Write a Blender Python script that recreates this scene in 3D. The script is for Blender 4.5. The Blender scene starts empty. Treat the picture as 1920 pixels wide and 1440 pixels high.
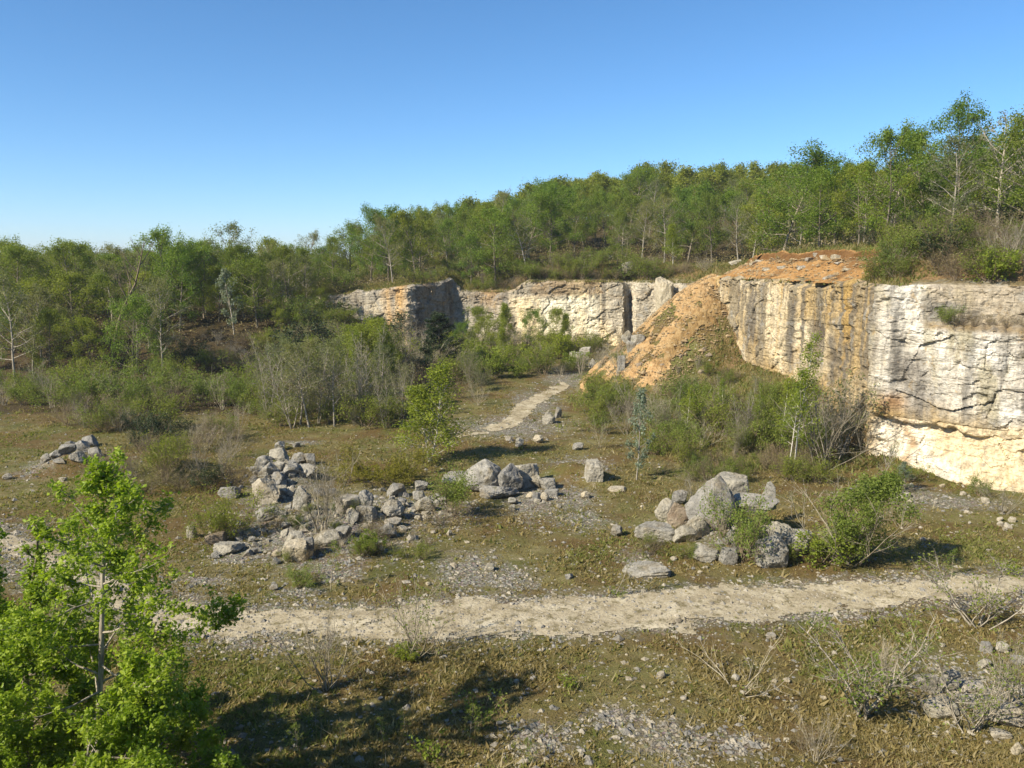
import bpy, math, random
import numpy as np
from mathutils import Vector

# ------------------------------------------------------------------ camera, sky, sun, exposure
SC = bpy.context.scene
COL = SC.collection
FPX, PITCH, CAMZ = 1550.0, math.radians(8.4), 13.0       # focal length in pixels of the 1920 wide photo
cam_d = bpy.data.cameras.new("camera"); cam = bpy.data.objects.new("camera", cam_d); COL.objects.link(cam)
cam_d.sensor_width = 36.0; cam_d.lens = 36.0 * FPX / 1920.0
cam_d.clip_start = 0.1; cam_d.clip_end = 12000
cam.location = (0, 0, CAMZ); cam.rotation_euler = (math.radians(90) - PITCH, 0, 0)
SC.camera = cam

SUN_EL = math.radians(37)
SUN_AZ = math.atan2(-0.83, -0.56)                          # clockwise from +Y, towards the sun
to_sun = Vector((math.sin(SUN_AZ) * math.cos(SUN_EL), math.cos(SUN_AZ) * math.cos(SUN_EL), math.sin(SUN_EL)))
W = bpy.data.worlds.new("World"); SC.world = W; W.use_nodes = True
wn = W.node_tree.nodes; wl = W.node_tree.links
bg = wn["Background"]; bg.inputs[1].default_value = 0.09
sky = wn.new("ShaderNodeTexSky"); sky.sky_type = 'NISHITA'; sky.sun_disc = False
sky.sun_elevation = SUN_EL; sky.sun_rotation = SUN_AZ
sky.air_density = 0.75; sky.dust_density = 0.45; sky.ozone_density = 6.0; sky.altitude = 200
hs = wn.new("ShaderNodeHueSaturation"); hs.inputs['Saturation'].default_value = 1.1; hs.inputs['Hue'].default_value = 0.494
wl.new(sky.outputs[0], hs.inputs['Color']); wl.new(hs.outputs[0], bg.inputs[0])
sd_ = bpy.data.lights.new("sun", 'SUN'); sun = bpy.data.objects.new("sun", sd_); COL.objects.link(sun)
sd_.energy = 4.2; sd_.angle = math.radians(0.5); sd_.color = (1.0, 0.895, 0.72)
sun.rotation_euler = (-to_sun).to_track_quat('-Z', 'Y').to_euler(); sun.location = (-40, -40, 60)
SC.view_settings.view_transform = 'Standard'; SC.view_settings.look = 'None'
SC.view_settings.exposure = 1.05; SC.view_settings.gamma = 1.0; SC.view_settings.use_curve_mapping = False
cy = SC.cycles
cy.max_bounces = 5; cy.diffuse_bounces = 2; cy.glossy_bounces = 1; cy.transmission_bounces = 3; cy.transparent_max_bounces = 4
cy.use_denoising = True; cy.denoiser = 'OPENIMAGEDENOISE'; cy.denoising_prefilter = 'ACCURATE'; cy.caustics_reflective = False; cy.caustics_refractive = False
cy.use_adaptive_sampling = True; cy.adaptive_threshold = 0.01

# ------------------------------------------------------------------ noise
def _hash(ix, iy, iz, seed):
    h = (ix.astype(np.int64) * 374761393 + iy.astype(np.int64) * 668265263 + iz.astype(np.int64) * 2147483647 + seed * 974634533) & 0xffffffff
    h = ((h ^ (h >> 13)) * 1274126177) & 0xffffffff
    h = ((h ^ (h >> 16)) * 2246822519) & 0xffffffff
    return ((h ^ (h >> 15)) & 0xffffff) / float(0xffffff)
def noise3(x, y, z=0.0, seed=0):
    x, y, z = np.broadcast_arrays(np.asarray(x, float), np.asarray(y, float), np.asarray(z, float))
    ix, iy, iz = np.floor(x), np.floor(y), np.floor(z)
    fx, fy, fz = x - ix, y - iy, z - iz
    fx, fy, fz = [f * f * (3 - 2 * f) for f in (fx, fy, fz)]
    r = 0
    for a in (0, 1):
        for b in (0, 1):
            for c in (0, 1):
                w = (fx if a else 1 - fx) * (fy if b else 1 - fy) * (fz if c else 1 - fz)
                r = r + w * _hash(ix + a, iy + b, iz + c, seed)
    return r * 2 - 1
def fbm(x, y, z=0.0, octv=4, seed=0, gain=0.5):
    r, a, s = 0, 1.0, 0.0
    x, y, z = np.asarray(x, float), np.asarray(y, float), np.asarray(z, float)
    for o in range(octv):
        r = r + a * noise3(x * 2 ** o + 17.3 * o, y * 2 ** o + 5.1 * o, z * 2 ** o, seed + o); s += a; a *= gain
    return r / s
def worley(x, y, seed=0):
    ix, iy = np.floor(x), np.floor(y)
    f1 = np.full(x.shape, 9.0); f2 = np.full(x.shape, 9.0); cid = np.zeros(x.shape)
    zz = np.zeros(x.shape)
    for a in (-1, 0, 1):
        for b in (-1, 0, 1):
            cx, cy_ = ix + a, iy + b
            px = cx + _hash(cx, cy_, zz, seed); py = cy_ + _hash(cx, cy_, zz, seed + 1)
            d = np.hypot(px - x, py - y); v = _hash(cx, cy_, zz, seed + 2)
            near = d < f1
            f2 = np.where(near, f1, np.minimum(f2, d)); cid = np.where(near, v, cid); f1 = np.where(near, d, f1)
    return f1, f2, cid
def ss(a, b, x):
    t = np.clip((np.asarray(x, float) - a) / (b - a), 0, 1)
    return t * t * (3 - 2 * t)

# ------------------------------------------------------------------ terrain height
FAR = [(-34, 122), (-29, 119), (-23.5, 116.2), (-14.2, 112.2), (-13.2, 113.0), (-8.2, 118.6), (-6, 118.2), (1.6, 115), (9, 114),
       (15.3, 113.2), (15.6, 114.6), (16.4, 114.9), (16.7, 112.9), (19.5, 112), (21.5, 110), (24, 103), (25, 97)]
RIGHT = [(25, 97), (22, 88), (19.2, 80.5), (20.2, 72), (21.5, 63), (22.6, 54), (23.1, 51.8), (24.4, 50.5), (27.1, 49.3), (30, 47.6), (34, 45.4), (41, 42.2), (56, 41.2)]
def dist_poly(x, y, pts):
    best = np.full(np.shape(x), 1e9)
    for (ax, ay), (bx, by) in zip(pts[:-1], pts[1:]):
        dx, dy = bx - ax, by - ay
        t = np.clip(((x - ax) * dx + (y - ay) * dy) / (dx * dx + dy * dy), 0, 1)
        best = np.minimum(best, np.hypot(x - ax - t * dx, y - ay - t * dy))
    return best
PLATEAU = FAR + RIGHT[1:] + [(6000, 40), (6000, 6000), (-34, 6000)]
def inside(x, y, poly):
    c = np.zeros(np.shape(x), bool); n = len(poly)
    for i in range(n):
        x0, y0 = poly[i]; x1, y1 = poly[(i + 1) % n]
        if y0 == y1: continue
        cond = ((y0 > y) != (y1 > y)) & (x < (x1 - x0) * (y - y0) / (y1 - y0) + x0)
        c ^= cond
    return c
APEX = (20.2, 81.4, 12.0)
MOUNDS = []                                                # x, y, rx, ry, height
def cone_z(x, y):
    d = np.hypot(x - APEX[0], (y - APEX[1]))
    c = APEX[2] + 1.7 - 0.95 * np.sqrt(d * d + 0.3)
    return c - 0.9 * np.log1p(np.exp((c - 11.6) / .9)) + 0.5 * fbm(x * .35, y * .35, 0, 3, 77)
def quarry_floor(x, y, mounds=True):
    x = np.asarray(x, float); y = np.asarray(y, float)
    und = 0.22 * fbm(x / 14, y / 14, 0, 3, 5) + 0.05 * fbm(x / 2.2, y / 2.2, 0, 2, 9)
    mid = 1.2 * ss(60, 112, y)
    left = 6.2 * ss(80, 104, y)
    wl_ = 1 - ss(-24, -13, x + 0.05 * (y - 80))
    z = mid * (1 - wl_) + left * wl_ + und
    dr = dist_poly(x, y, RIGHT)
    z = z + 4.2 * ss(52.5, 64, y) * np.clip(1 - dr / 11.0, 0, 1) ** 1.25 * ss(100, 84, y)
    z = z + 0.8 * np.clip(1 - dr / 3.0, 0, 1) * (1 - ss(52.5, 64, y))
    df = dist_poly(x, y, FAR)
    z = z + .5 * np.clip(1 - df / 5.0, 0, 1) ** 1.2
    if mounds:
        for mx, my, rx, ry, h in MOUNDS:
            q = ((x - mx) / rx) ** 2 + ((y - my) / ry) ** 2
            z = z + h * np.exp(-q * 1.4)
    z = np.where(dist_poly(x, y, [(20.6, 82.5), (20.7, 82.5)]) < 17, np.maximum(z, cone_z(x, y)), z)
    ye = y - 11 * (1 - ss(-36, -13, x)) - 14 * ss(34, 60, x)  # the rim the viewer stands on
    rim = 11.3 * (1 - ss(1.2, 6.5, ye))
    return np.maximum(z, rim + und * .5)
def plateau_z(x, y):
    x = np.asarray(x, float); y = np.asarray(y, float)
    d = dist_poly(x, y, FAR + RIGHT[1:])
    rim = 10.2 + 1.2 * ss(112, 84, y) - 2.2 * (1 - ss(-30, -8, x))
    w = 0.25 + 0.75 * ss(-12, 3, x)
    rim = rim - 1.5 * ss(-9, -7, x) * ss(2.5, 0, x) * ss(100, 108, y)
    hill = np.clip((x + 45) / 75, 0, 1) * 12.5 * ss(112, 205, y)
    near = np.where(y < 112, .12 * np.clip(d - 5, 0, 60), 0.05 * np.clip(d - 5, 0, 40)) * ss(-20, 15, x)
    return rim + 2.2 * ss(0, 5.5, d) * w + np.maximum(hill, near) + 0.35 * fbm(x / 6, y / 6, 0, 3, 31) * ss(0, 4, d)
def ground_z(x, y):
    x = np.asarray(x, float); y = np.asarray(y, float)
    f = quarry_floor(x, y)
    on = inside(x, y, PLATEAU) & (dist_poly(x, y, FAR + RIGHT[1:]) > 1.3)
    z = np.where(on, plateau_z(x, y), f)
    r = np.hypot(x, y)
    return z - (z + 25) * ss(270, 520, r)

cP, sP = math.cos(PITCH), math.sin(PITCH)
def ray(px, py):
    u, v = (px - 960) / FPX, (720 - py) / FPX
    return np.array([u, cP + v * sP, -sP + v * cP])
def flat(px, py, z=0.0):
    d = ray(px, py); t = (z - CAMZ) / d[2]
    return d[0] * t, d[1] * t
_T = np.concatenate([np.arange(8, 70, .1), np.arange(70, 330, .25)])
def ground_at(px, py):
    """where the line of sight through a photo pixel meets the terrain: x, y, z, depth"""
    d = ray(px, py)
    P = d[None, :] * _T[:, None]
    under = P[:, 2] + CAMZ < ground_z(P[:, 0], P[:, 1])
    k = int(np.argmax(under)) if under.any() else len(_T) - 1
    x, y = P[k, 0], P[k, 1]
    return float(x), float(y), float(ground_z(x, y)), float(_T[k])
for px, py, wpx, h in [(525, 905, 80, 1.05), (1118, 905, 45, 0.6), (1068, 893, 55, 0.9), (300, 905, 150, 1.3), (690, 975, 70, .5), (1350, 1020, 110, .45), (130, 880, 60, 1.0), (560, 975, 60, .5), (1890, 1360, 120, .5)]:
    mx, my = flat(px, py); d_ = math.hypot(my, 13)
    MOUNDS.append((mx, my, wpx / FPX * d_, 0.9 * wpx / FPX * d_, h))

# ------------------------------------------------------------------ mesh helpers
def mesh(name, V, F, mat=None, smooth=False, attrs=None, cols=None):
    V = np.asarray(V, np.float32)
    if not isinstance(F, list): F = [F]
    F = [np.asarray(f, np.int32) for f in F if len(f)]
    me = bpy.data.meshes.new(name)
    me.vertices.add(len(V)); me.vertices.foreach_set("co", V.ravel())
    loops = np.concatenate([f.ravel() for f in F])
    starts, s = [], 0
    for f in F:
        starts.append(s + np.arange(len(f)) * f.shape[1]); s += f.size
    starts = np.concatenate(starts).astype(np.int32)
    me.loops.add(len(loops)); me.loops.foreach_set("vertex_index", loops)
    me.polygons.add(len(starts)); me.polygons.foreach_set("loop_start", starts)
    me.polygons.foreach_set("use_smooth", np.full(len(starts), smooth))
    for k, a in (attrs or {}).items():
        me.attributes.new(k, 'FLOAT', 'POINT').data.foreach_set("value", np.asarray(a, np.float32))
    if cols is not None:
        c = np.ones((len(V), 4), np.float32); c[:, :3] = cols
        me.attributes.new("tint", 'FLOAT_COLOR', 'POINT').data.foreach_set("color", c.ravel())
    me.update(calc_edges=True)
    if mat is not None: me.materials.append(mat)
    return me
def link(name, me, parent=None, loc=None):
    o = bpy.data.objects.new(name, me); COL.objects.link(o)
    if parent is not None: o.parent = parent
    if loc is not None: o.location = loc
    return o
def tag(o, label=None, cat=None, group=None, kind=None):
    if label: o["label"] = label
    if cat: o["category"] = cat
    if group: o["group"] = group
    if kind: o["kind"] = kind
    return o
def grid_faces(nr, nc, wrap=False):
    i = np.arange(nr - 1)[:, None]; j = np.arange(nc if wrap else nc - 1)[None, :]
    j2 = (j + 1) % nc
    return np.stack([i * nc + j, i * nc + j2, (i + 1) * nc + j2, (i + 1) * nc + j], -1).reshape(-1, 4)

# ------------------------------------------------------------------ materials
class NT:
    def __init__(s, name):
        s.m = bpy.data.materials.new(name); s.m.use_nodes = True
        s.t = s.m.node_tree; s.t.nodes.clear()
        s.out = s.n("ShaderNodeOutputMaterial")
    def n(s, typ, **kw):
        nd = s.t.nodes.new(typ)
        for k, v in kw.items():
            if k[0] == 'i' and k[1:].isdigit(): s.put(nd.inputs[int(k[1:])], v)
            elif k.startswith('_'): s.put(nd.inputs[k[1:].replace('_', ' ')], v)
            else: setattr(nd, k, v)
        return nd
    def put(s, sock, v):
        if isinstance(v, bpy.types.NodeSocket): s.t.links.new(v, sock)
        else:
            if isinstance(v, tuple) and len(v) == 3 and sock.type == 'RGBA': v = (*v, 1)
            sock.default_value = v
    def pos(s, scale=(1, 1, 1)):
        g = s.n("ShaderNodeNewGeometry").outputs['Position']
        return s.n("ShaderNodeVectorMath", operation='MULTIPLY', i0=g, i1=scale).outputs[0]
    def noise(s, vec, scale, detail=4, rough=.55, dist=0):
        return s.n("ShaderNodeTexNoise", _Vector=vec, _Scale=scale, _Detail=detail, _Roughness=rough, _Distortion=dist).outputs[0]
    def ramp(s, fac, stops):
        r = s.n("ShaderNodeValToRGB", _Fac=fac); e = r.color_ramp.elements
        while len(e) < len(stops): e.new(.5)
        for k, (p, c) in enumerate(stops):
            e[k].position = p; e[k].color = (*c, 1) if isinstance(c, tuple) else (c, c, c, 1)
        return r.outputs[0]
    def mix(s, fac, a, b, mode='MIX'):
        m = s.n("ShaderNodeMix", data_type='RGBA', blend_type=mode)
        s.put(m.inputs[0], fac); s.put(m.inputs[6], a); s.put(m.inputs[7], b)
        return m.outputs[2]
    def math(s, op, a, b=0.0, clamp=False):
        m = s.n("ShaderNodeMath", operation=op, use_clamp=clamp, i0=a, i1=b); return m.outputs[0]
    def attr(s, name, out='Fac'): return s.n("ShaderNodeAttribute", attribute_name=name).outputs[out]
    def bump(s, h, strength, dist): return s.n("ShaderNodeBump", _Height=h, _Strength=strength, _Distance=dist).outputs[0]
    def principled(s, col, rough=.9, normal=None, spec=.2):
        p = s.n("ShaderNodeBsdfPrincipled"); s.put(p.inputs['Base Color'], col); s.put(p.inputs['Roughness'], rough)
        s.put(p.inputs['Specular IOR Level'], spec)
        if normal is not None: s.put(p.inputs['Normal'], normal)
        return p.outputs[0]
    def done(s, sh): s.t.links.new(sh, s.out.inputs[0]); return s.m

def ground_mat():
    t = NT("turf_and_grit"); p = t.pos()
    big = t.noise(p, .16, 5, .6); mid = t.noise(p, .7, 5, .65); fine = t.noise(p, 7, 4, .7); hf = t.noise(p, 30, 2, .7)
    turf = t.ramp(mid, [(.30, (.11, .104, .034)), (.45, (.175, .146, .058)), (.56, (.205, .184, .068)), (.72, (.30, .25, .14))])
    rust = t.ramp(fine, [(.3, (.10, .060, .020)), (.7, (.19, .12, .045))])
    green = t.ramp(fine, [(.3, (.075, .088, .022)), (.7, (.16, .165, .045))])
    c = t.mix(t.ramp(big, [(.45, 0.0), (.57, .8)]), turf, rust)
    c = t.mix(t.ramp(t.noise(p, .28, 4, .6, .6), [(.50, 0.0), (.62, .8)]), c, green)
    c = t.mix(t.ramp(hf, [(.30, .55), (.55, 0.0)]), c, (.03, .026, .012))
    c = t.mix(t.ramp(hf, [(.55, 0.0), (.8, .5)]), c, (.26, .22, .12))
    vor = t.n("ShaderNodeTexVoronoi", feature='F1', _Vector=p, _Scale=9.0)
    stone = t.mix(t.ramp(fine, [(.4, 0.0), (.62, .7)]), t.mix(.5, vor.outputs['Color'], (.36, .34, .29), 'MIX'), (.24, .22, .18))
    stone = t.mix(.75, stone, (.29, .27, .215))
    stone = t.mix(t.ramp(vor.outputs['Distance'], [(.35, 0.0), (.6, .8)]), stone, (.09, .08, .06))
    gm = t.math('ADD', t.math('ADD', t.attr("gravel"), .07), t.math('MULTIPLY', t.math('SUBTRACT', t.noise(p, 1.6, 5, .7), .5), 1.5))
    c = t.mix(t.ramp(gm, [(.32, 0.0), (.72, .9)]), c, stone)
    v2 = t.n("ShaderNodeTexVoronoi", feature='F1', _Vector=p, _Scale=3.2)
    c = t.mix(t.ramp(v2.outputs['Distance'], [(.10, .9), (.16, 0.0)]), c, (.40, .375, .30))
    sm = t.math('ADD', t.attr("soil"), t.math('MULTIPLY', t.math('SUBTRACT', mid, .5), 1.0))
    c = t.mix(t.ramp(sm, [(.4, 0.0), (.6, .9)]), c, t.ramp(fine, [(.3, (.12, .075, .035)), (.7, (.30, .20, .10))]))
    wm = t.math('ADD', t.attr("wood"), t.math('MULTIPLY', t.math('SUBTRACT', mid, .5), .8))
    c = t.mix(t.ramp(wm, [(.4, 0.0), (.6, .9)]), c, t.ramp(fine, [(.3, (.035, .026, .014)), (.7, (.085, .06, .032))]))
    h = t.math('ADD', t.math('MULTIPLY', fine, 1.0), t.math('MULTIPLY', hf, .5))
    return t.done(t.principled(c, .95, t.bump(h, .9, .12), .1))
def track_mat(tone=1.0):
    t = NT("pale_limestone_gravel"); p = t.pos()
    a = t.noise(p, .8, 5, .65); f = t.noise(p, 9, 4, .7)
    c = t.ramp(a, [(.32, (.23, .19, .115)), (.5, (.39, .335, .225)), (.68, (.53, .475, .345))])
    c = t.mix(t.ramp(f, [(.30, .8), (.48, 0.0)]), c, (.15, .12, .08))
    v = t.n("ShaderNodeTexVoronoi", feature='F1', _Vector=p, _Scale=11.0)
    c = t.mix(t.ramp(v.outputs['Distance'], [(.12, .7), (.32, 0.0)]), c, (.46, .41, .29))
    c = t.mix(t.ramp(t.noise(p, 2.3, 4, .7), [(.52, 0.0), (.64, .8)]), c, (.125, .105, .045))
    return t.done(t.principled(c, .95, t.bump(f, .8, .06), .1))
def cliff_mat():
    t = NT("quarried_limestone"); p = t.pos()
    c = t.mix(1.0, t.attr("tint", 'Color'), (.84, .82, .785), 'MULTIPLY')
    f = t.noise(p, 3.5, 6, .7); g = t.noise(t.pos((2.2, 2.2, .35)), 1.6, 5, .65); b = t.noise(t.pos((.5, .5, 3.2)), 1.5, 5, .7)
    c = t.mix(1.0, c, t.ramp(f, [(.28, (.45, .43, .40)), (.46, (.95, .95, .95)), (.7, (1.30, 1.28, 1.24))]), 'MULTIPLY')
    c = t.mix(1.0, c, t.ramp(g, [(.32, (.70, .68, .66)), (.55, (1.05, 1.05, 1.05))]), 'MULTIPLY')
    c = t.mix(t.ramp(b, [(.27, .6), (.36, 0.0)]), c, (.13, .105, .075))
    c = t.mix(t.ramp(t.noise(p, .8, 6, .7, .8), [(.55, 0.0), (.65, .55)]), c, (.34, .335, .305))
    c = t.mix(t.ramp(t.noise(t.pos((1.3, 1.3, .8)), .9, 6, .72, .5), [(.58, 0.0), (.68, .65)]), c, (.40, .27, .11))
    c = t.mix(t.ramp(t.noise(p, 9, 4, .7), [(.62, 0.0), (.74, .5)]), c, (.10, .095, .08))
    h = t.math('ADD', f, t.math('MULTIPLY', b, .8))
    return t.done(t.principled(c, .92, t.bump(h, 1.0, .22), .15))
def rock_mat(name, a, b, lichen):
    t = NT(name); p = t.pos()
    f = t.noise(p, 2.4, 6, .7); g = t.noise(p, 9, 5, .75); r = t.n("ShaderNodeObjectInfo").outputs['Random']
    c = t.mix(t.ramp(f, [(.35, 0.0), (.65, 1.0)]), a, b)
    c = t.mix(1.0, c, t.ramp(r, [(0.0, (.80, .80, .82)), (.5, (1.0, .99, .97)), (1.0, (1.15, 1.10, .98))]), 'MULTIPLY')
    c = t.mix(t.ramp(g, [(.52, 0.0), (.64, .75)]), c, lichen)
    c = t.mix(t.ramp(t.noise(p, 16, 3, .7), [(.60, 0.0), (.72, .6)]), c, (.46, .45, .40))
    c = t.mix(t.ramp(t.noise(p, 1.1, 4, .65), [(.52, 0.0), (.66, .6)]), c, (.20, .16, .09))
    c = t.mix(t.ramp(t.noise(p, 1.9, 4, .7), [(.60, 0.0), (.68, .6)]), c, (.10, .10, .045))
    h = t.math('ADD', f, t.math('MULTIPLY', g, .7))
    return t.done(t.principled(c, .93, t.bump(h, 1.0, .14), .15))
def soil_mat():
    t = NT("orange_earth"); p = t.pos()
    f = t.noise(p, 1.2, 6, .7); g = t.noise(p, 7, 4, .7)
    c = t.ramp(f, [(.28, (.22, .125, .052)), (.46, (.35, .225, .100)), (.60, (.43, .295, .145)), (.78, (.52, .395, .235))])
    c = t.mix(t.ramp(g, [(.56, 0.0), (.70, .7)]), c, (.55, .43, .27))
    c = t.mix(t.ramp(g, [(.30, .75), (.44, 0.0)]), c, (.15, .08, .032))
    am = t.attr("tint", 'Color')
    c = t.mix(1.0, c, am, 'MULTIPLY')
    return t.done(t.principled(c, .96, t.bump(t.math('ADD', f, g), .9, .14), .08))
def leaf_mat(name, a, b, c3=None, trans=.35, rough=.55):
    t = NT(name); r = t.attr("rnd"); o = t.n("ShaderNodeObjectInfo").outputs['Random']
    c = t.ramp(r, [(.0, a), (.65, b), (1.0, c3 or b)])
    c = t.mix(1.0, c, t.ramp(o, [(.0, (.80, .87, .86)), (.5, (1., 1., 1.)), (1., (1.16, 1.08, .96))]), 'MULTIPLY')
    p = t.principled(c, rough, None, .25)
    tr = t.n("ShaderNodeBsdfTranslucent"); t.put(tr.inputs[0], t.mix(1.0, c, (1.25, 1.35, .55), 'MULTIPLY'))
    m = t.n("ShaderNodeMixShader"); m.inputs[0].default_value = trans
    t.t.links.new(p, m.inputs[1]); t.t.links.new(tr.outputs[0], m.inputs[2])
    return t.done(m.outputs[0])
def bark_mat(name, a, b, scale=(6, 6, 1.2), lo=.38, hi=.62):
    t = NT(name)
    co = t.n("ShaderNodeTexCoord").outputs['Object']
    v = t.n("ShaderNodeVectorMath", operation='MULTIPLY', i0=co, i1=scale).outputs[0]
    n = t.noise(v, 2.2, 4, .65)
    c = t.ramp(n, [(lo, a), (hi, b)])
    o = t.n("ShaderNodeObjectInfo").outputs['Random']
    c = t.mix(1.0, c, t.ramp(o, [(.0, (.75, .74, .72)), (1., (1.15, 1.12, 1.05))]), 'MULTIPLY')
    return t.done(t.principled(c, .9, t.bump(n, .5, .03), .1))

M = dict(
    ground=ground_mat(), track=track_mat(), cliff=cliff_mat(), soil=soil_mat(),
    rock=rock_mat("grey_limestone", (.23, .222, .195), (.40, .385, .34), (.095, .095, .085)),
    pale=rock_mat("pale_limestone", (.34, .305, .235), (.50, .465, .385), (.19, .165, .12)),
    clod=rock_mat("earthy_clod", (.30, .205, .10), (.48, .375, .22), (.25, .15, .065)),
    rust=rock_mat("rusty_limestone", (.24, .18, .12), (.36, .30, .22), (.2, .17, .13)),
    oak=leaf_mat("fresh_oak_leaf", (.155, .235, .018), (.265, .36, .030), (.38, .45, .06), .48, .45),
    wood_a=leaf_mat("olive_leaf", (.120, .155, .020), (.200, .242, .034), (.27, .29, .08), .45),
    wood_b=leaf_mat("green_leaf", (.095, .155, .020), (.165, .245, .034), (.23, .29, .06), .45),
    wood_c=leaf_mat("yellow_green_leaf", (.150, .180, .018), (.240, .275, .034), (.31, .32, .07), .45),
    wood_g=leaf_mat("grey_green_leaf", (.14, .155, .060), (.22, .23, .095), (.28, .28, .15), .45),
    silver=leaf_mat("silvery_leaf", (.12, .15, .10), (.24, .28, .20), (.38, .42, .34)),
    bush=leaf_mat("bush_leaf", (.115, .160, .026), (.190, .245, .044), (.26, .29, .08), .45),
    birch=leaf_mat("birch_leaf", (.125, .170, .016), (.215, .265, .028), (.29, .33, .05), .42),
    dark=leaf_mat("dark_evergreen_leaf", (.018, .032, .012), (.040, .062, .020), (.06, .085, .03), .15),
    juniper=leaf_mat("yellow_juniper", (.13, .125, .014), (.25, .22, .026), (.33, .28, .05), .3),
    brown=leaf_mat("dry_russet_leaf", (.16, .14, .062), (.25, .21, .10), (.31, .27, .16), .35),
    grass=leaf_mat("dry_turf", (.165, .128, .050), (.255, .212, .085), (.37, .32, .19), .4, .8),
    straw=leaf_mat("pale_straw", (.24, .19, .10), (.36, .30, .18), (.48, .42, .28), .3, .8),
    green_grass=leaf_mat("green_turf", (.110, .130, .028), (.200, .208, .054), (.28, .26, .10), .4, .8),
    bark=bark_mat("grey_bark", (.11, .095, .072), (.27, .24, .19)),
    pale_bark=bark_mat("pale_grey_bark", (.20, .18, .15), (.42, .39, .33)),
    birch_bark=bark_mat("white_birch_bark", (.09, .08, .07), (.54, .52, .46), (2, 2, 5), .30, .40),
    twig=bark_mat("grey_twig", (.22, .195, .145), (.42, .385, .30)),
    brown_twig=bark_mat("brown_twig", (.14, .11, .075), (.27, .22, .16)),
)
def hill_mat():
    t = NT("far_wooded_ridge"); p = t.pos()
    c = t.ramp(t.noise(p, .02, 5, .7), [(.35, (.03, .045, .02)), (.65, (.06, .085, .03))])
    return t.done(t.principled(c, 1.0, None, 0.0))
M['hill'] = hill_mat()

# ------------------------------------------------------------------ the setting: ground
def ell(x, y, px, py, wpx, hpx):
    """soft ellipse on the quarry floor, given by its centre and half sizes in the photo"""
    cx, cy_ = flat(px, py); _, y1 = flat(px, py - hpx); x1, _ = flat(px + wpx, py)
    return np.clip(1.25 - np.sqrt(((x - cx) / (x1 - cx)) ** 2 + ((y - cy_) / (y1 - cy_)) ** 2) * .75, 0, 1)
GRAVEL = [(880, 1075, 75, 45), (960, 1090, 60, 30), (1070, 935, 60, 25), (1000, 940, 60, 40), (620, 1062, 80, 22), (600, 1000, 210, 60), (780, 960, 120, 40), (450, 1050, 60, 14), (700, 1010, 55, 40), (690, 950, 70, 30),
          (1250, 1390, 90, 45), (1380, 1400, 60, 30), (1000, 1390, 90, 40), (1200, 1060, 45, 30), (960, 800, 120, 22), (1000, 760, 55, 22), (1060, 720, 50, 18), (530, 930, 70, 50), (640, 1080, 50, 12),
          (1090, 975, 60, 22), (560, 1110, 60, 10), (370, 1090, 80, 14), (1700, 930, 90, 26), (1800, 945, 100, 14), (1085, 872, 70, 18), (1360, 1010, 80, 40), (1820, 1310, 110, 70), (110, 870, 60, 26), (1160, 1350, 70, 24), (560, 830, 50, 5)]
TRACK_MID = [flat(a, b) for a, b in [(-150, 972), (0, 1009), (150, 1086), (260, 1135), (420, 1167), (640, 1173), (880, 1161), (1150, 1150), (1450, 1131), (1750, 1109), (1920, 1099), (2150, 1087)]]
def gravel_mask(x, y):
    g = np.zeros(np.shape(x))
    for e in GRAVEL: g = np.maximum(g, ell(x, y, *e) * .62)
    tr = dist_poly(x, y, TRACK_MID) if len(TRACK_MID) else 99
    g = np.maximum(g, .48 * np.clip(1.9 - tr / 1.75, 0, 1))
    return g * (y < 110)
def wood_mask(x, y):
    w = np.where(inside(x, y, PLATEAU), ss(3, 9, dist_poly(x, y, FAR + RIGHT[1:])), 0)
    w = np.maximum(w, ss(78, 86, y - 3 * fbm(x / 9, y / 9, 0, 2, 3)) * (1 - ss(-24, -13, x)))
    return np.maximum(w, 0.7 * ss(66, 72, y) * (1 - ss(-14, -7, x)))
def soil_mask(x, y):
    w = np.where(inside(x, y, PLATEAU), 1 - ss(3.5, 7, dist_poly(x, y, FAR + RIGHT[1:])), 0) * ss(-9, 4, x) * .75
    return np.maximum(w, .55 * np.clip(1 - dist_poly(x, y, RIGHT) / 5.5, 0, 1) * (y < 100) * (y > 47))
front = np.radians(np.arange(-43, 43.001, .16)); rest = np.radians(np.arange(47, 317, 5.0))
ang = np.concatenate([front, rest])
rad = np.concatenate([[.8, 2, 3.2, 4.5, 6, 7.5], 9 * 1.0065 ** np.arange(0, 525), 275 * 1.16 ** np.arange(0, 22)])
X = np.sin(ang)[None, :] * rad[:, None]; Y = np.cos(ang)[None, :] * rad[:, None]
Z = ground_z(X.ravel(), Y.ravel())
V = np.stack([X.ravel(), Y.ravel(), Z], -1)
V = np.vstack([V, [[0, 0, 11.3]]])
nc = len(ang); ctr = len(V) - 1
F4 = grid_faces(len(rad), nc, True)[:, ::-1]
F3 = np.stack([np.full(nc, ctr), (np.arange(nc) + 1) % nc, np.arange(nc)], -1)
xx, yy = V[:, 0], V[:, 1]
g_o = link("ground", mesh("ground", V, [F4, F3], M['ground'], True, {"gravel": gravel_mask(xx, yy), "wood": wood_mask(xx, yy), "soil": soil_mask(xx, yy)}))
tag(g_o, "mossy brown and olive turf floor of the old quarry and the hill around it", "ground", kind="structure")

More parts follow.
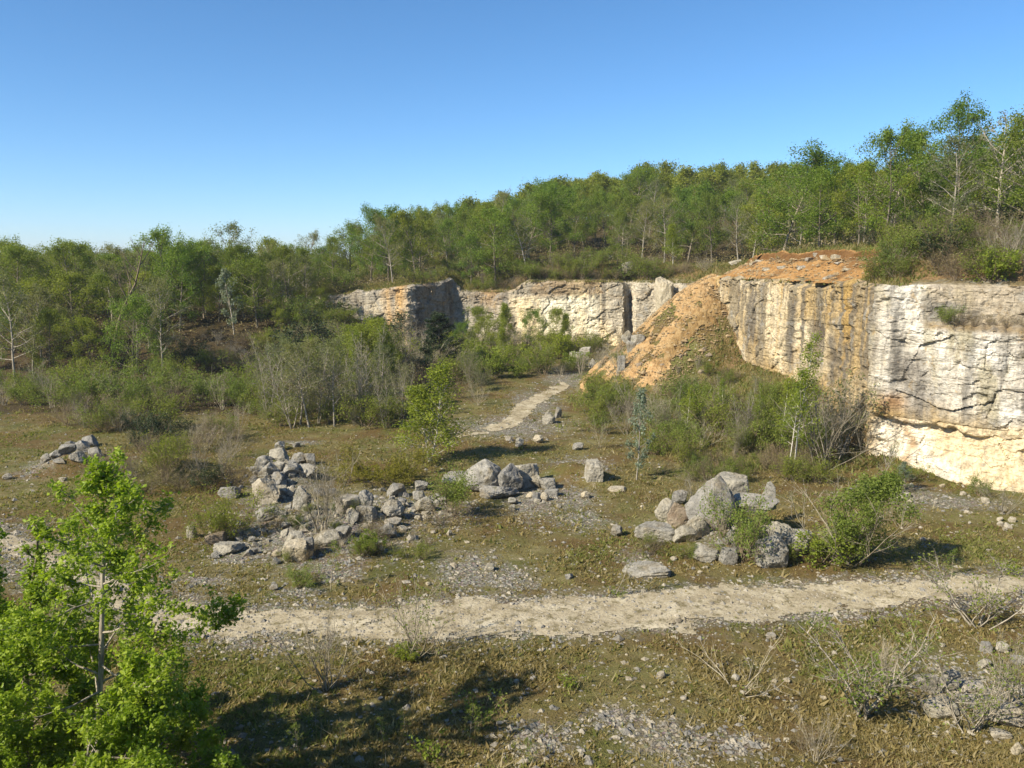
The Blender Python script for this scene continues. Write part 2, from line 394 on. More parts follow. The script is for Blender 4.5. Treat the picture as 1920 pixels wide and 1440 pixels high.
# a far ridge on the horizon
a = np.radians(np.linspace(-60, 60, 160)); hr = np.linspace(0, 1, 8)
R0 = 3000 + 900 * hr[:, None]
hx = np.sin(a)[None, :] * R0; hy = np.cos(a)[None, :] * R0
top = 34 + 9 * fbm(a * 7, 0 * a, 0, 3, 8)
hz = -26 + (top[None, :] + 26) * ss(0, 1, hr)[:, None] + 2.0 * fbm(hx / 60, hy / 60, 0, 2, 4)
o = link("hills", mesh("hills", np.stack([hx.ravel(), hy.ravel(), hz.ravel()], -1), grid_faces(8, 160), M['hill'], True))
tag(o, "low wooded ridge far away on the horizon beyond the trees", "hill", kind="structure")

# the gravel track across the quarry floor and the footpath up to the far cliff
def strip(name, upper, lower, ds, na, seed, mat, thr, lift=.03):
    U = np.array([ground_at(*p)[:2] for p in upper]); L = np.array([ground_at(*p)[:2] for p in lower])
    seg = np.r_[0, np.cumsum(np.hypot(*np.diff((U + L) / 2, axis=0).T))]
    n = int(seg[-1] / ds); s = np.linspace(0, seg[-1], n)
    def sm(q):
        q = np.stack([np.interp(s, seg, q[:, k]) for k in (0, 1)], -1)
        k = max(3, int(2.5 / ds)); ker = np.ones(k) / k
        pad = np.pad(q, ((k, k), (0, 0)), mode='edge')
        return np.stack([np.convolve(pad[:, c], ker, 'same')[k:-k] for c in (0, 1)], -1)
    U, L = sm(U), sm(L)
    t = np.linspace(-.18, 1.18, na)
    P = L[:, None, :] * (1 - t)[None, :, None] + U[:, None, :] * t[None, :, None]
    x, y = P[..., 0], P[..., 1]
    edge = np.minimum(t, 1 - t)[None, :] * np.hypot(*(U - L).T)[:, None]
    rut = 0.25 * np.exp(-((t - .5) / .10) ** 2)[None, :]
    keep = edge * .75 - 2.6 * rut - .22 + 1.15 * fbm(x * .8, y * .8, 0, 5, seed, .72) + .1 > thr
    z = ground_z(x.ravel(), y.ravel()).reshape(x.shape) + lift
    F = grid_faces(n, na)
    kf = keep[:-1, :-1] & keep[1:, 1:] & keep[1:, :-1] & keep[:-1, 1:]
    me = mesh(name, np.stack([x.ravel(), y.ravel(), z.ravel()], -1), F[kf.ravel()], mat, True)
    return link(name, me), x[keep], y[keep]
TU = [(-150, 955), (0, 988), (150, 1058), (260, 1105), (330, 1125), (420, 1132), (520, 1138), (640, 1140), (760, 1134), (880, 1122), (1000, 1118), (1150, 1112), (1300, 1100), (1450, 1094), (1600, 1088), (1750, 1083), (1920, 1076), (2150, 1066)]
TL = [(-150, 990), (0, 1030), (150, 1115), (260, 1165), (330, 1190), (420, 1202), (520, 1206), (640, 1207), (760, 1206), (880, 1200), (1000, 1196), (1150, 1188), (1300, 1178), (1450, 1168), (1600, 1152), (1750, 1135), (1920, 1122), (2150, 1108)]
o, trx, try_ = strip("track", TU, TL, .10, 64, 41, M['track'], 0.0)
tag(o, "pale gravel track curving across the quarry floor", "track", kind="structure")
PU = [(830, 808), (900, 796), (940, 784), (952, 768), (978, 746), (1015, 727), (1050, 712)]
PL = [(850, 829), (918, 819), (982, 807), (995, 788), (1018, 766), (1048, 745), (1080, 727)]
o, _, _ = strip("path", PU, PL, .12, 26, 57, M['track'], .60)
tag(o, "narrow bare footpath climbing towards the far cliff", "path", kind="structure")

# ------------------------------------------------------------------ the setting: cliffs
def resample(pts, ds, smooth):
    p = np.array(pts, float); seg = np.r_[0, np.cumsum(np.hypot(*np.diff(p, axis=0).T))]
    n = int(seg[-1] / ds) + 1; s = np.linspace(0, seg[-1], n)
    q = np.stack([np.interp(s, seg, p[:, k]) for k in (0, 1)], -1)
    k = max(1, int(smooth / ds)) | 1; ker = np.ones(k) / k
    pad = np.pad(q, ((k // 2, k // 2), (0, 0)), mode='edge')
    return s, np.stack([np.convolve(pad[:, c], ker, 'valid') for c in (0, 1)], -1)
def rough_face(s, z, sc, seed):
    D = .38 * fbm(s * .22, z * .13, 0, 3, seed)
    wz = z + .25 * fbm(s * .3, z * .4, 0, 2, seed + 2)
    f1, f2, c = worley(s * .34 + .35 * fbm(s * .5, z * .5, 0, 2, seed + 5), wz * .52, seed + 3)
    D += .26 * (c - .5) - .13 * np.exp(-((f2 - f1) / .035) ** 2) * ss(-.05, .35, fbm(s * .3, z * .4, 0, 2, seed + 50))
    f1, f2, c = worley(s * 1.1, wz * 1.7, seed + 13)
    D += .12 * (c - .5) - .06 * np.exp(-((f2 - f1) / .06) ** 2) * ss(-.1, .3, fbm(s * .5, z * .6, 0, 2, seed + 51))
    lay = np.floor(wz * 1.15); hh = _hash(lay, lay * 0, lay * 0, seed + 9)
    D += .14 * (hh - .5) * ss(-.3, .3, fbm(s * .12, z * .1, 0, 2, seed + 21))
    fr = wz * 1.15 - lay
    D -= .06 * np.exp(-(np.minimum(fr, 1 - fr) / .06) ** 2) * ss(-.2, .4, fbm(s * .16, lay * .7, 0, 2, seed + 30))
    D += .14 * fbm(s * 1.0, z * 1.5, 0, 5, seed + 40, .68)
    D -= .20 * ss(.38, .55, fbm(s * .9, z * 1.4, 0, 3, seed + 70, .6))
    return D * sc
def lerp(a, b, w): return a + (np.array(b) - a) * w[..., None]
def cliff(name, pts, ds, dz, smooth, extra, colour, seed, sc=1.0, topn=.3):
    s, q = resample(pts, ds, smooth)
    tx = np.gradient(q[:, 0]); ty = np.gradient(q[:, 1]); ln = np.hypot(tx, ty)
    nx, ny = ty / ln, -tx / ln                              # towards the quarry
    ztop = plateau_z(q[:, 0] - nx * .9, q[:, 1] - ny * .9) + topn * (1 + 1.6 * ss(52.5, 56, q[:, 1]) * ss(84, 80, q[:, 1])) * (fbm(s * .35, 0 * s, 0, 5, seed + 60, .6) + .25 * (_hash(np.floor(s * .6), 0 * s, 0 * s, seed + 61) - .5))
    zbot = quarry_floor(q[:, 0] + nx * .8, q[:, 1] + ny * .8) - 1.0
    nz = int(np.max(ztop - zbot) / dz); h = np.linspace(0, 1, nz)
    Zf = zbot[:, None] + (ztop - zbot)[:, None] * h[None, :]
    S = np.repeat(s[:, None], nz, 1); QX = np.repeat(q[:, :1], nz, 1); QY = np.repeat(q[:, 1:], nz, 1)
    D = rough_face(S, Zf, sc, seed) + extra(S, QX, QY, Zf)
    D -= .55 * ss(.35, 0, ztop[:, None] - Zf) ** 2
    C = colour(S, QX, QY, Zf, D)
    x = QX + nx[:, None] * D; y = QY + ny[:, None] * D
    backs = [.2, .5, .9, 1.5, 2.3]
    bx = np.stack([q[:, 0] - nx * b + nx * np.minimum(D[:, -1], 0) for b in backs], 1); by = np.stack([q[:, 1] - ny * b + ny * np.minimum(D[:, -1], 0) for b in backs], 1)
    bz = plateau_z(bx.ravel(), by.ravel()).reshape(bx.shape) + np.array([.10, .06, .02, -.05, -.4])[None, :]
    x = np.hstack([x, bx]); y = np.hstack([y, by]); z = np.hstack([Zf, bz])
    wb = np.array([.35, .85, 1, 1, 1])[None, :, None]
    cb = np.repeat(C[:, -1:, :], len(backs), 1) * (1 - wb) + np.array([.20, .165, .085]) * wb
    C = np.concatenate([C, cb], 1)
    me = mesh(name, np.stack([x.ravel(), y.ravel(), z.ravel()], -1), grid_faces(len(s), x.shape[1])[:, ::-1], M['cliff'], False, None, C.reshape(-1, 3))
    return link(name, me)
def streaks(s, z, f, seed, zs=.09):
    return fbm(s * f, z * zs + .3 * fbm(s * .3, z * .2, 0, 2, seed + 3), 0, 4, seed, .6)

def right_extra(s, x, y, z):
    D = 1.9 * ss(9.4, 9.0, z + .45 * fbm(s * .9, z * .4, 0, 4, 3, .65) ) * ss(24.0, 27.6, x)      # the ledge
    D += .55 * ss(50.9, 50.2, y) * ss(7.6, 7.0, z - .25 * (x - 23)) * ss(25.4, 24.6, x) * 0.6
    und = 3.35 + .25 * fbm(s * .9, 0 * s, 0, 3, 12) - .10 * (x - 24)
    D -= .55 * ss(und + .12, und - .05, z) * ss(22.9, 23.4, x) * ss(30, 27, x) * ss(-3.0, 2.4, z)  # undercut
    D += .9 * ss(3.2, -.6, z) * ss(23.4, 25, x)
    D -= .22 * np.exp(-(((x - 23.0) / .05) ** 2)) * (z > 3)
    D += .5 * ss(52.4, 51.9, y) * ss(50.6, 51.2, y)
    return D
def right_colour(s, x, y, z, D):
    C = np.broadcast_to(np.array([.49, .37, .19]), s.shape + (3,)).copy()                    # warm cream
    frontal = ss(52.2, 51.4, y)
    C = lerp(C, (.72, .62, .43), ss(-.1, .4, fbm(s * .25, z * .3, 0, 3, 200)))
    C = lerp(C, (.46, .31, .11), .85 * ss(-.05, .35, streaks(s, z, .7, 201)))
    C = lerp(C, (.29, .25, .175), .9 * ss(-.12, .25, streaks(s, z, .9, 211)) * ss(3.0, 6.0, z) * (1 - frontal * .7))
    C = lerp(C, (.19, .17, .135), .85 * ss(.02, .3, streaks(s, z, 1.5, 221, .06)) * ss(4, 6.5, z) * (1 - frontal * .6))
    for yc, w, z0, z1 in [(57.3, .55, 4.6, 7.6), (55.3, .35, 5.0, 7.2), (63.5, .5, 5.5, 9.8), (70, .6, 6.5, 10.2)]:
        C = lerp(C, (.17, .155, .13), .9 * np.exp(-((y - yc + .25 * fbm(z * .8, s * 0, 0, 2, 8)) / w) ** 2) * ss(z0 - .8, z0 + .3, z) * ss(z1 + .8, z1, z))
    grey = frontal * ss(3.4, 5.2, z + .8 * fbm(s * .4, z * .3, 0, 3, 230) + .08 * (x - 26))
    C = lerp(C, (.68, .655, .585), grey * .92)
    C = lerp(C, (.94, .92, .85), grey * ss(.0, .4, fbm(s * .35, z * .5, 0, 4, 240)))
    C = lerp(C, (.25, .24, .215), .85 * grey * ss(.0, .36, streaks(s, z, 1.3, 250, .16)))
    C = lerp(C, (.36, .33, .20), .6 * grey * ss(.15, .4, streaks(s, z, .8, 255, .2)))
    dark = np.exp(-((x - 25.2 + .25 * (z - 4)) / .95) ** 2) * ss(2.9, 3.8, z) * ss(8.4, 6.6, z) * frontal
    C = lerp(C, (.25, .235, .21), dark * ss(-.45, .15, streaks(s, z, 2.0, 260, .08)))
    up = frontal * ss(9.2, 9.5, z) * ss(24.6, 25.4, x)
    C = lerp(C, (.44, .375, .27), up * .75)
    C = lerp(C, (.27, .26, .24), .8 * up * ss(.05, .35, fbm(s * .45, z * .5, 0, 4, 262)))
    C = lerp(C, (.30, .22, .11), .85 * frontal * ss(24.6, 25.4, x) * np.exp(-((z - 9.2) / .22) ** 2))
    fresh = frontal * ss(3.7, 3.1, z + .3 * fbm(s * .7, z * .6, 0, 3, 270)) * ss(22.6, 23.6, x)
    C = lerp(C, (.86, .73, .50), fresh)
    C = lerp(C, (1.0, .94, .80), fresh * ss(29.0, 25.8, x + .5 * z) * ss(-.35, .1, fbm(s * .55, z * .45, 0, 3, 280)))
    C = lerp(C, (.46, .28, .12), .75 * fresh * ss(.12, .45, fbm(s * .6, z * .7, 0, 3, 290)))
    C = lerp(C, (.42, .22, .07), .8 * np.exp(-((z - 4.4) / .55) ** 2) * np.exp(-((x - 23.9) / .5) ** 2))
    C = lerp(C, (.47, .35, .19), .7 * ss(2.6, .2, z) * (1 - frontal))
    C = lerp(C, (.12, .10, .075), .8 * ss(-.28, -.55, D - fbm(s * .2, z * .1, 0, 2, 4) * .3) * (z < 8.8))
    return C
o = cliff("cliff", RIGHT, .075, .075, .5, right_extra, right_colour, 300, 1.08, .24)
tag(o, "tall quarried limestone face streaked cream, ochre and grey, white and fresh at its foot", "cliff", kind="structure")
def far_extra(s, x, y, z):
    D = -.5 * ss(8.2, 9.4, z) * ss(-14, -2, x) * ss(4, 0, x) * ss(-.3, .3, fbm(s * .3, 0 * s, 0, 2, 6))
    D += 1.3 * ss(5.2, 1.5, z) * ss(-9, -6, x) * ss(3, -1, x)
    return D
def far_colour(s, x, y, z, D):
    C = np.broadcast_to(np.array([.86, .74, .49]), s.shape + (3,)).copy()
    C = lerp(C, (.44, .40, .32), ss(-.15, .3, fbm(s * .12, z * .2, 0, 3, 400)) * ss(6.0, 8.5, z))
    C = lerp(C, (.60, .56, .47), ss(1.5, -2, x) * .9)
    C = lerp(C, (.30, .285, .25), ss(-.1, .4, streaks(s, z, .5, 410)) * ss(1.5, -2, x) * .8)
    C = lerp(C, (.27, .26, .235), ss(-14.2, -13, x) * ss(-5, -9, x) * .8)  # recess turned from the sun: shade painted into the rock tint as dark grey
    C = lerp(C, (.40, .26, .12), .7 * np.exp(-((x + 3) / 2.2) ** 2) * ss(5, 8.5, z))
    C = lerp(C, (.66, .40, .13), .95 * np.exp(-((x + 15.8) / 1.5) ** 2) * ss(-.7, .1, streaks(s, z, .6, 420)))
    C = lerp(C, (.66, .60, .45), .8 * ss(-22, -18, x) * ss(-17, -18.5, x) * ss(8.2, 7, z))
    C = lerp(C, (.50, .48, .43), .7 * ss(11.5, 14, x + .8 * fbm(z * .5, s * 0, 0, 2, 1)) * ss(2, 4.5, z))
    C = lerp(C, (.33, .30, .24), .75 * ss(.08, .4, streaks(s, z, .45, 430)))
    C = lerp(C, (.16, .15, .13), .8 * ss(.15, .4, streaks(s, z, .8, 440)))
    C = lerp(C, (1.0, .95, .76), .9 * ss(-.2, .25, fbm(s * .2, z * .25, 0, 3, 450)) * ss(3, 5, x) * ss(12.5, 11, x) * ss(8.7, 7.5, z))
    C = lerp(C, (.36, .25, .13), .6 * ss(.1, .4, fbm(s * .2, z * .5, 0, 3, 460)) * ss(7.6, 9, z))
    return C
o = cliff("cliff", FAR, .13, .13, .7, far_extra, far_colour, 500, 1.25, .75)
tag(o, "long pale cliff across the far end of the quarry with a shaded grey recess", "cliff", kind="structure")

# orange earth: the scree cone that slid down beside the tall face and the cut bank above it
n = 210; gx = np.linspace(5, 26, n); gy = np.linspace(66, 100, 340)
GX, GY = np.meshgrid(gx, gy); fx, fy = GX.ravel(), GY.ravel()
cz = cone_z(fx, fy)
MOUNDS_KEEP = list(MOUNDS)
base = 1.2 * ss(60, 112, fy) + .2 + 4.2 * ss(52.5, 64, fy) * np.clip(1 - dist_poly(fx, fy, RIGHT) / 11.0, 0, 1) ** 1.25 * ss(100, 84, fy)
ok = (cz > base - .05) & ((~inside(fx, fy, PLATEAU)) | (dist_poly(fx, fy, RIGHT) < .5)) 
grassy = (fx - 20.6) * .55 - (fy - 82.5) * .9 - 2.5 + 2.8 * fbm(fx / 2.0, fy / 2.0, 0, 4, 610, .6)   # lower front: grown over
ok &= grassy < 2.6
vz = quarry_floor(fx, fy) + .12 + .42 * fbm(fx * 1.1, fy * 1.1, 0, 5, 611, .68) - .5 * ss(.25, .5, fbm(fx * .6, fy * .6, 0, 3, 615)) + .06 * noise3(fx * 5, fy * 5, 0, 612)
tint = np.ones((len(fx), 3)); tint = lerp(tint, (.50, .50, .42), .75 * ss(-1.5, 2.0, grassy)); tint = lerp(tint, (1.12, 1.1, 1.1), ss(0, .5, fbm(fx / 4, fy / 4, 0, 3, 620)))
fq = grid_faces(len(gy), n); okf = ok.reshape(len(gy), n); kf = (okf[:-1, :-1] & okf[1:, 1:] & okf[1:, :-1] & okf[:-1, 1:]).ravel()
o = link("slope", mesh("slope", np.stack([fx, fy, vz], -1), fq[kf], M['soil'], False, None, tint))
tag(o, "steep cone of orange earth slumped against the corner of the tall face", "earth slope", kind="structure")
s, q = resample(RIGHT[0:8], .12, .5)
tx, ty = np.gradient(q[:, 0]), np.gradient(q[:, 1]); ln = np.hypot(tx, ty); nx, ny = ty / ln, -tx / ln
dd = np.linspace(-.25, 6.0, 56)
BX = q[:, :1] - nx[:, None] * dd[None, :]; BY = q[:, 1:] - ny[:, None] * dd[None, :]
S2 = np.repeat(s[:, None], len(dd), 1); D2 = np.repeat(dd[None, :], len(s), 0)
bz = plateau_z(BX.ravel(), BY.ravel()).reshape(BX.shape) + .09 + .20 * fbm(BX * 1.2, BY * 1.2, 0, 4, 630, .6) * ss(.1, 1, D2) + .05 * noise3(BX * 5, BY * 5, 0, 631)
lip = 2.2 + 2.5 * ss(8, 19, S2) + .45 * fbm(S2 * .4, 0 * S2, 0, 3, 632); bz = bz + .35 * ss(lip - .8, lip, D2) - .25 * np.exp(-((D2 - lip + .75) / .25) ** 2)
okb = (D2 < lip + .1) & (D2 > .15 + .9 * fbm(S2 * .6, 0 * S2, 0, 4, 639)) & (S2 > 3.0 + .7 * fbm(D2 * .8, S2, 0, 3, 633)) & (BY > 56.0 + 1.5 * fbm(D2 * .5, S2 * .4, 0, 3, 634))
tint = np.ones(BX.shape + (3,)) * np.array([.88, .76, .62]); tint = lerp(tint, (.50, .42, .36), .8 * ss(.1, .5, fbm(BX * .5, BY * .5, 0, 3, 635))); tint = lerp(tint, (.40, .32, .26), ss(lip - 1.0, lip - .5, D2) * ss(lip, lip - .2, D2))
fq = grid_faces(len(s), len(dd)); kf = (okb[:-1, :-1] & okb[1:, 1:] & okb[1:, :-1] & okb[:-1, 1:]).ravel()
o = link("bank", mesh("bank", np.stack([BX.ravel(), BY.ravel(), bz.ravel()], -1), fq[kf], M['soil'], False, None, tint.reshape(-1, 3)))
tag(o, "raw orange earth bank cut above the rim of the tall face", "earth bank", kind="structure")
# ------------------------------------------------------------------ rocks
def ico(sub):
    import bmesh
    bm = bmesh.new(); bmesh.ops.create_icosphere(bm, subdivisions=sub, radius=1.0)
    v = np.array([x.co[:] for x in bm.verts]); f = np.array([[q.index for q in p.verts] for p in bm.faces]); bm.free()
    return v, f
ICO = {k: ico(k) for k in (2, 3, 4, 5)}
def rock_mesh(name, seed, style, sub, mat):
    r = np.random.default_rng(seed); v, f = ICO[sub]
    if style == 'block':
        N = np.vstack([np.eye(3), -np.eye(3)]) + r.normal(0, .16, (6, 3)); d = r.uniform(.75, 1.0, 6)
        E = r.normal(0, 1, (5, 3)); N = np.vstack([N, E]); d = np.r_[d, r.uniform(.95, 1.2, 5)]
    elif style == 'round':
        N = r.normal(0, 1, (30, 3)); d = r.uniform(.88, 1.0, 30)
    else:
        N = r.normal(0, 1, (15, 3)); d = r.uniform(.62, 1.0, 15)
    N /= np.linalg.norm(N, axis=1)[:, None]
    dt = v @ N.T
    rr = np.min(np.where(dt > .05, d[None, :] / np.maximum(dt, .05), 9), 1); rr = np.minimum(rr, 1.5)
    p = v * rr[:, None]; o = r.uniform(0, 50, 3)
    k = 1 + .07 * fbm(p[:, 0] * 2 + o[0], p[:, 1] * 2 + o[1], p[:, 2] * 2 + o[2], 4, seed, .6) - .05 * np.exp(-(fbm(p[:, 0] * 1.4 + o[1], p[:, 1] * 1.4, p[:, 2] * 2.2 + o[2], 2, seed + 9) / .05) ** 2)
    q_ = p @ (lambda a: np.array([[math.cos(a), 0, math.sin(a)], [0, 1, 0], [-math.sin(a), 0, math.cos(a)]]))(r.uniform(-.5, .5))
    k = k + .05 * fbm(q_[:, 0] * .9 + o[0], q_[:, 1] * .9, q_[:, 2] * 7 + o[1], 3, seed + 3, .6) - .07 * np.exp(-(fbm(p[:, 0] * 1.1 + o[2], p[:, 1] * 1.1 + o[0], p[:, 2] * 1.1, 2, seed + 19) / .04) ** 2)
    p = p * k[:, None]
    lo, hi = p.min(0), p.max(0); p = (p - (lo + hi) / 2) / (hi - lo); p[:, 2] += .5
    return mesh(name, p, f, mat, False)
PROTO = {st: [rock_mesh("rock", 700 + 31 * k + j * 7, st, 4, M['rock']) for k in range(7)] for j, st in enumerate(('block', 'sharp', 'round'))}
SMALL = [rock_mesh("stone", 900 + k, 'sharp', 2, M['pale']) for k in range(6)] + [rock_mesh("stone", 950 + k, 'block', 2, M['rock']) for k in range(4)]
def remat(me, mat):
    m2 = me.copy(); m2.materials.clear(); m2.materials.append(M[mat]); return m2
PALE = {st: [remat(m, 'pale') for m in PROTO[st]] for st in PROTO}
RUSTY = {st: [remat(m, 'rust') for m in PROTO[st]] for st in PROTO}
RNG = np.random.default_rng(7)
def rock(px, py, w, h, label, style='block', k=None, group=None, tint='rock', name='boulder', cat='boulder', deep=.8, tilt=.08, lift=0.0, turn=None):
    """a rock whose foot is seen at a photo pixel, w and h its size there"""
    x, y, z, dep = ground_at(px, py)
    sw, sh = w / FPX * dep, h / FPX * dep
    sd = sw * deep
    sh = max(.3 * sh, sh - sd * .35 * CAMZ / math.hypot(y, CAMZ)) * 1.12
    src = {'rock': PROTO, 'pale': PALE, 'rust': RUSTY}[tint][style]
    k = int(RNG.integers(0, len(src))) if k is None else k % len(src)
    o = link(name, src[k], None, (x, y + sd * .38, z - .17 * sh + lift)); o.scale = (sw, sd, sh * 1.2)
    tn = turn if turn is not None else RNG.uniform(-.3, .3) + (math.pi if RNG.random() < .5 else 0)
    o.rotation_euler = (RNG.normal(0, tilt), RNG.normal(0, tilt), tn)
    return tag(o, label, cat, group)
CENTRE = "boulders in the middle of the quarry floor"
rock(905, 925, 78, 56, "big rounded grey boulder, leftmost of the cluster in the middle of the quarry floor", 'round', 0, CENTRE)
rock(948, 928, 62, 52, "wedge-shaped grey boulder leaning between two others in the middle cluster", 'sharp', 2, CENTRE)
rock(990, 915, 50, 42, "square grey block at the right end of the middle boulder cluster", 'block', 1, CENTRE)
rock(1003, 916, 30, 26, "small pale boulder lying in front of the square grey block", 'sharp', 3, CENTRE)
rock(1030, 919, 32, 20, "low pale lump among rubble beside the middle boulder cluster", 'block', 4, CENTRE)
rock(1034, 931, 28, 14, "flat chip with a dark shaded end in the rubble of the middle cluster", 'block', 2, CENTRE)
rock(935, 938, 70, 24, "long low slab lying in front of the big rounded boulder", 'block', 5, CENTRE)
rock(1114, 908, 36, 40, "upright grey slab end sticking out of a grassy mound", 'block', 3, CENTRE, deep=1.2)
rock(1158, 922, 34, 8, "thin pale slab lying flat in the grass right of the mound", 'block', 0, CENTRE, 'pale')
rock(868, 912, 90, 22, "long flat grey boulder partly hidden behind a green bush", 'block', 6, CENTRE)
rock(790, 922, 26, 18, "small grey block at the left end of the long flat boulder", 'block', 2, CENTRE)
rock(786, 940, 26, 18, "small pale cube of rock below another left of the green bush", 'block', 3, CENTRE)
rock(795, 962, 40, 26, "pale pitted boulder on the edge of the green bush", 'round', 2, CENTRE)
rock(1085, 845, 22, 14, "grey stone on the bank below the bare shrubs by the footpath", 'sharp', 5, CENTRE)
rock(1030, 795, 26, 22, "pointed pale boulder beside the upper footpath", 'sharp', 4, CENTRE)
rock(1048, 785, 14, 20, "slim pale stone standing beside the pointed boulder by the footpath", 'sharp', 6, CENTRE)
rock(1010, 832, 20, 15, "pale stone in the grass below the footpath", 'round', 3, CENTRE, 'pale')
rock(976, 838, 18, 16, "pale angular stone at the end of the birch's shadow", 'sharp', 1, CENTRE)
rock(955, 828, 14, 9, "yellowish stone beside the footpath's lower end", 'block', 3, CENTRE, 'pale')
BIG = "boulders of the big heap right of the middle"
rock(1340, 1000, 100, 98, "largest grey boulder at the top of the right-hand heap", 'round', 1, BIG, deep=.75)
rock(1380, 968, 62, 48, "pale topped boulder at the crest of the heap with a dark shaded end", 'block', 4, BIG, lift=.75, deep=.9, turn=.2)
rock(1422, 1000, 84, 34, "long tilted slab lying across the heap", 'block', 2, BIG, lift=.85, tilt=.05, turn=-.5)
rock(1442, 985, 24, 36, "small upright stone standing on the tilted slab", 'sharp', 0, BIG, lift=1.15)
rock(1402, 1044, 60, 66, "dark grey boulder in the shadow under the tilted slab", 'sharp', 1, BIG, deep=1.0)
rock(1440, 1024, 36, 30, "small yellowish boulder wedged under the tilted slab", 'block', 5, BIG, 'pale', lift=.15)
rock(1447, 1066, 70, 58, "stout grey boulder at the front right of the heap", 'round', 4, BIG)
rock(1474, 1040, 52, 58, "pale boulder resting behind the stout front one", 'sharp', 3, BIG)
rock(1494, 1046, 60, 48, "slanting brownish slab at the right edge of the heap", 'block', 6, BIG, tilt=.2)
rock(1328, 1054, 58, 30, "low rounded boulder in the grass in front of the heap", 'round', 5, BIG)
rock(1368, 1060, 32, 28, "small cubic stone under the heap's bush", 'block', 0, BIG)
rock(1252, 980, 45, 40, "grey boulder with a rusty neighbour at the heap's left", 'round', 6, BIG)
rock(1280, 988, 52, 45, "rust-stained boulder in the heap", 'sharp', 4, BIG, 'rust')
rock(1277, 948, 30, 28, "pointed grey stone standing behind the heap's left end", 'sharp', 5, BIG)
rock(1228, 1018, 75, 32, "long pitted grey boulder on the heap's left flank", 'block', 1, BIG)
rock(1284, 1020, 45, 32, "pale broken boulder between the long one and the largest", 'sharp', 6, BIG)
rock(1228, 990, 15, 12, "small dark stone perched above the long pitted boulder", 'round', 0, BIG)
rock(1156, 1008, 22, 22, "lone round grey stone in the grass left of the heap", 'round', 3, BIG)
rock(1215, 1085, 102, 42, "broad low pale rock outcrop in the turf just above the track", 'round', 5, BIG, deep=1.1, lift=-.34)
rock(1308, 1008, 50, 40, "grey boulder tucked under the left of the largest boulder", 'sharp', 2, BIG)
LOW = "blocks in the rubble field left of the middle"
rock(552, 1052, 46, 35, "square pale block with a clean flat face, foremost in the rubble field", 'block', 1, LOW, 'pale')
rock(577, 1045, 33, 35, "grey block leaning on the square pale one", 'block', 4, LOW)
rock(548, 1028, 37, 27, "flat topped grey block behind the square pale one", 'block', 3, LOW)
rock(610, 1026, 54, 27, "long pale boulder right of the square block", 'round', 2, LOW)
rock(425, 1042, 54, 21, "low flat grey slab in the rubble left of the square block", 'block', 5, LOW)
rock(356, 1010, 21, 25, "upright rounded grey stone beside a rusty slab", 'round', 4, LOW)
rock(402, 1022, 37, 23, "tilted rust-brown slab at the foot of a green bush", 'block', 2, LOW, 'rust', tilt=.3)
rock(501, 978, 46, 27, "pale lumpy rock sitting alone in the grass below the grey heap", 'sharp', 3, LOW)
rock(432, 935, 37, 23, "brownish slab at the left foot of the grey heap", 'block', 6, LOW, tilt=.25)
rock(687, 960, 31, 37, "pointed dark grey boulder in the middle of the rubble field", 'sharp', 1, LOW)
rock(685, 978, 37, 27, "layered grey boulder under the pointed one", 'block', 0, LOW)
rock(736, 972, 47, 35, "pitted grey boulder right of the pointed one", 'round', 6, LOW)
rock(735, 990, 35, 17, "broken pinkish rock at the foot of the pitted boulder", 'sharp', 5, LOW, 'pale')
rock(742, 932, 35, 25, "grey rock with two humps standing in the grass by the juniper", 'sharp', 6, LOW)
rock(725, 1012, 37, 29, "dark rough boulder at the near edge of the rubble field", 'sharp', 4, LOW)
rock(650, 965, 46, 35, "pale boulder behind the bare shrub in the rubble field", 'block', 4, LOW, 'pale')
rock(660, 985, 31, 27, "grey chunk just behind the bare shrub's stems", 'sharp', 0, LOW)
rock(769, 1016, 15, 12, "small round stone lying alone below the rubble field", 'round', 1, LOW)
rock(843, 1006, 12, 11, "small pale stone alone in the turf right of the rubble field", 'sharp', 2, LOW, 'pale')
rock(640, 1012, 31, 23, "pale grey stone half buried right of the long pale boulder", 'block', 6, LOW)
rock(498, 945, 62, 46, "big pale boulder at the front foot of the grey heap", 'sharp', 2, LOW, 'pale')
rock(565, 955, 37, 41, "greenish grey boulder right of the heap's foot", 'sharp', 4, LOW)
rock(512, 1108, 17, 11, "low grey stone in the turf near the track", 'round', 2, LOW)
rock(917, 1072, 21, 12, "grey stone in the middle of the gravelly patch", 'block', 3, LOW)
rock(1069, 1087, 15, 10, "dark grey stone in the turf right of the gravelly patch", 'block', 5, LOW)
FRONT = "boulders in the near right corner"
rock(1737, 1297, 42, 32, "grey cubic boulder with a shaded side in the near right corner", 'block', 2, FRONT)
rock(1786, 1302, 36, 42, "pointed tan boulder beside the grey cubic one", 'sharp', 5, FRONT)
rock(1775, 1350, 72, 36, "broad flat smooth grey boulder in the near right corner", 'round', 4, FRONT, deep=.75)
rock(1900, 1368, 74, 46, "large pale boulder crossed by twig shadows at the right edge", 'round', 2, FRONT, 'pale')
rock(1880, 1390, 40, 18, "tan slab at the foot of the pale multi-stemmed shrub", 'block', 6, FRONT, 'pale')
rock(1853, 1227, 20, 20, "small grey stone in the grass at the right, left of a pair", 'block', 0, FRONT)
rock(1884, 1228, 28, 20, "small tan stone in the grass at the right, right of a pair", 'round', 0, FRONT)
rock(1918, 1248, 30, 16, "grey stone cut off by the picture's right edge", 'block', 5, FRONT)
rock(1850, 1255, 24, 18, "whitish stone under the leafy twigs at the right", 'sharp', 6, FRONT)
rock(1830, 1302, 44, 18, "pale slab behind the multi-stemmed shrub", 'block', 3, FRONT, 'pale')
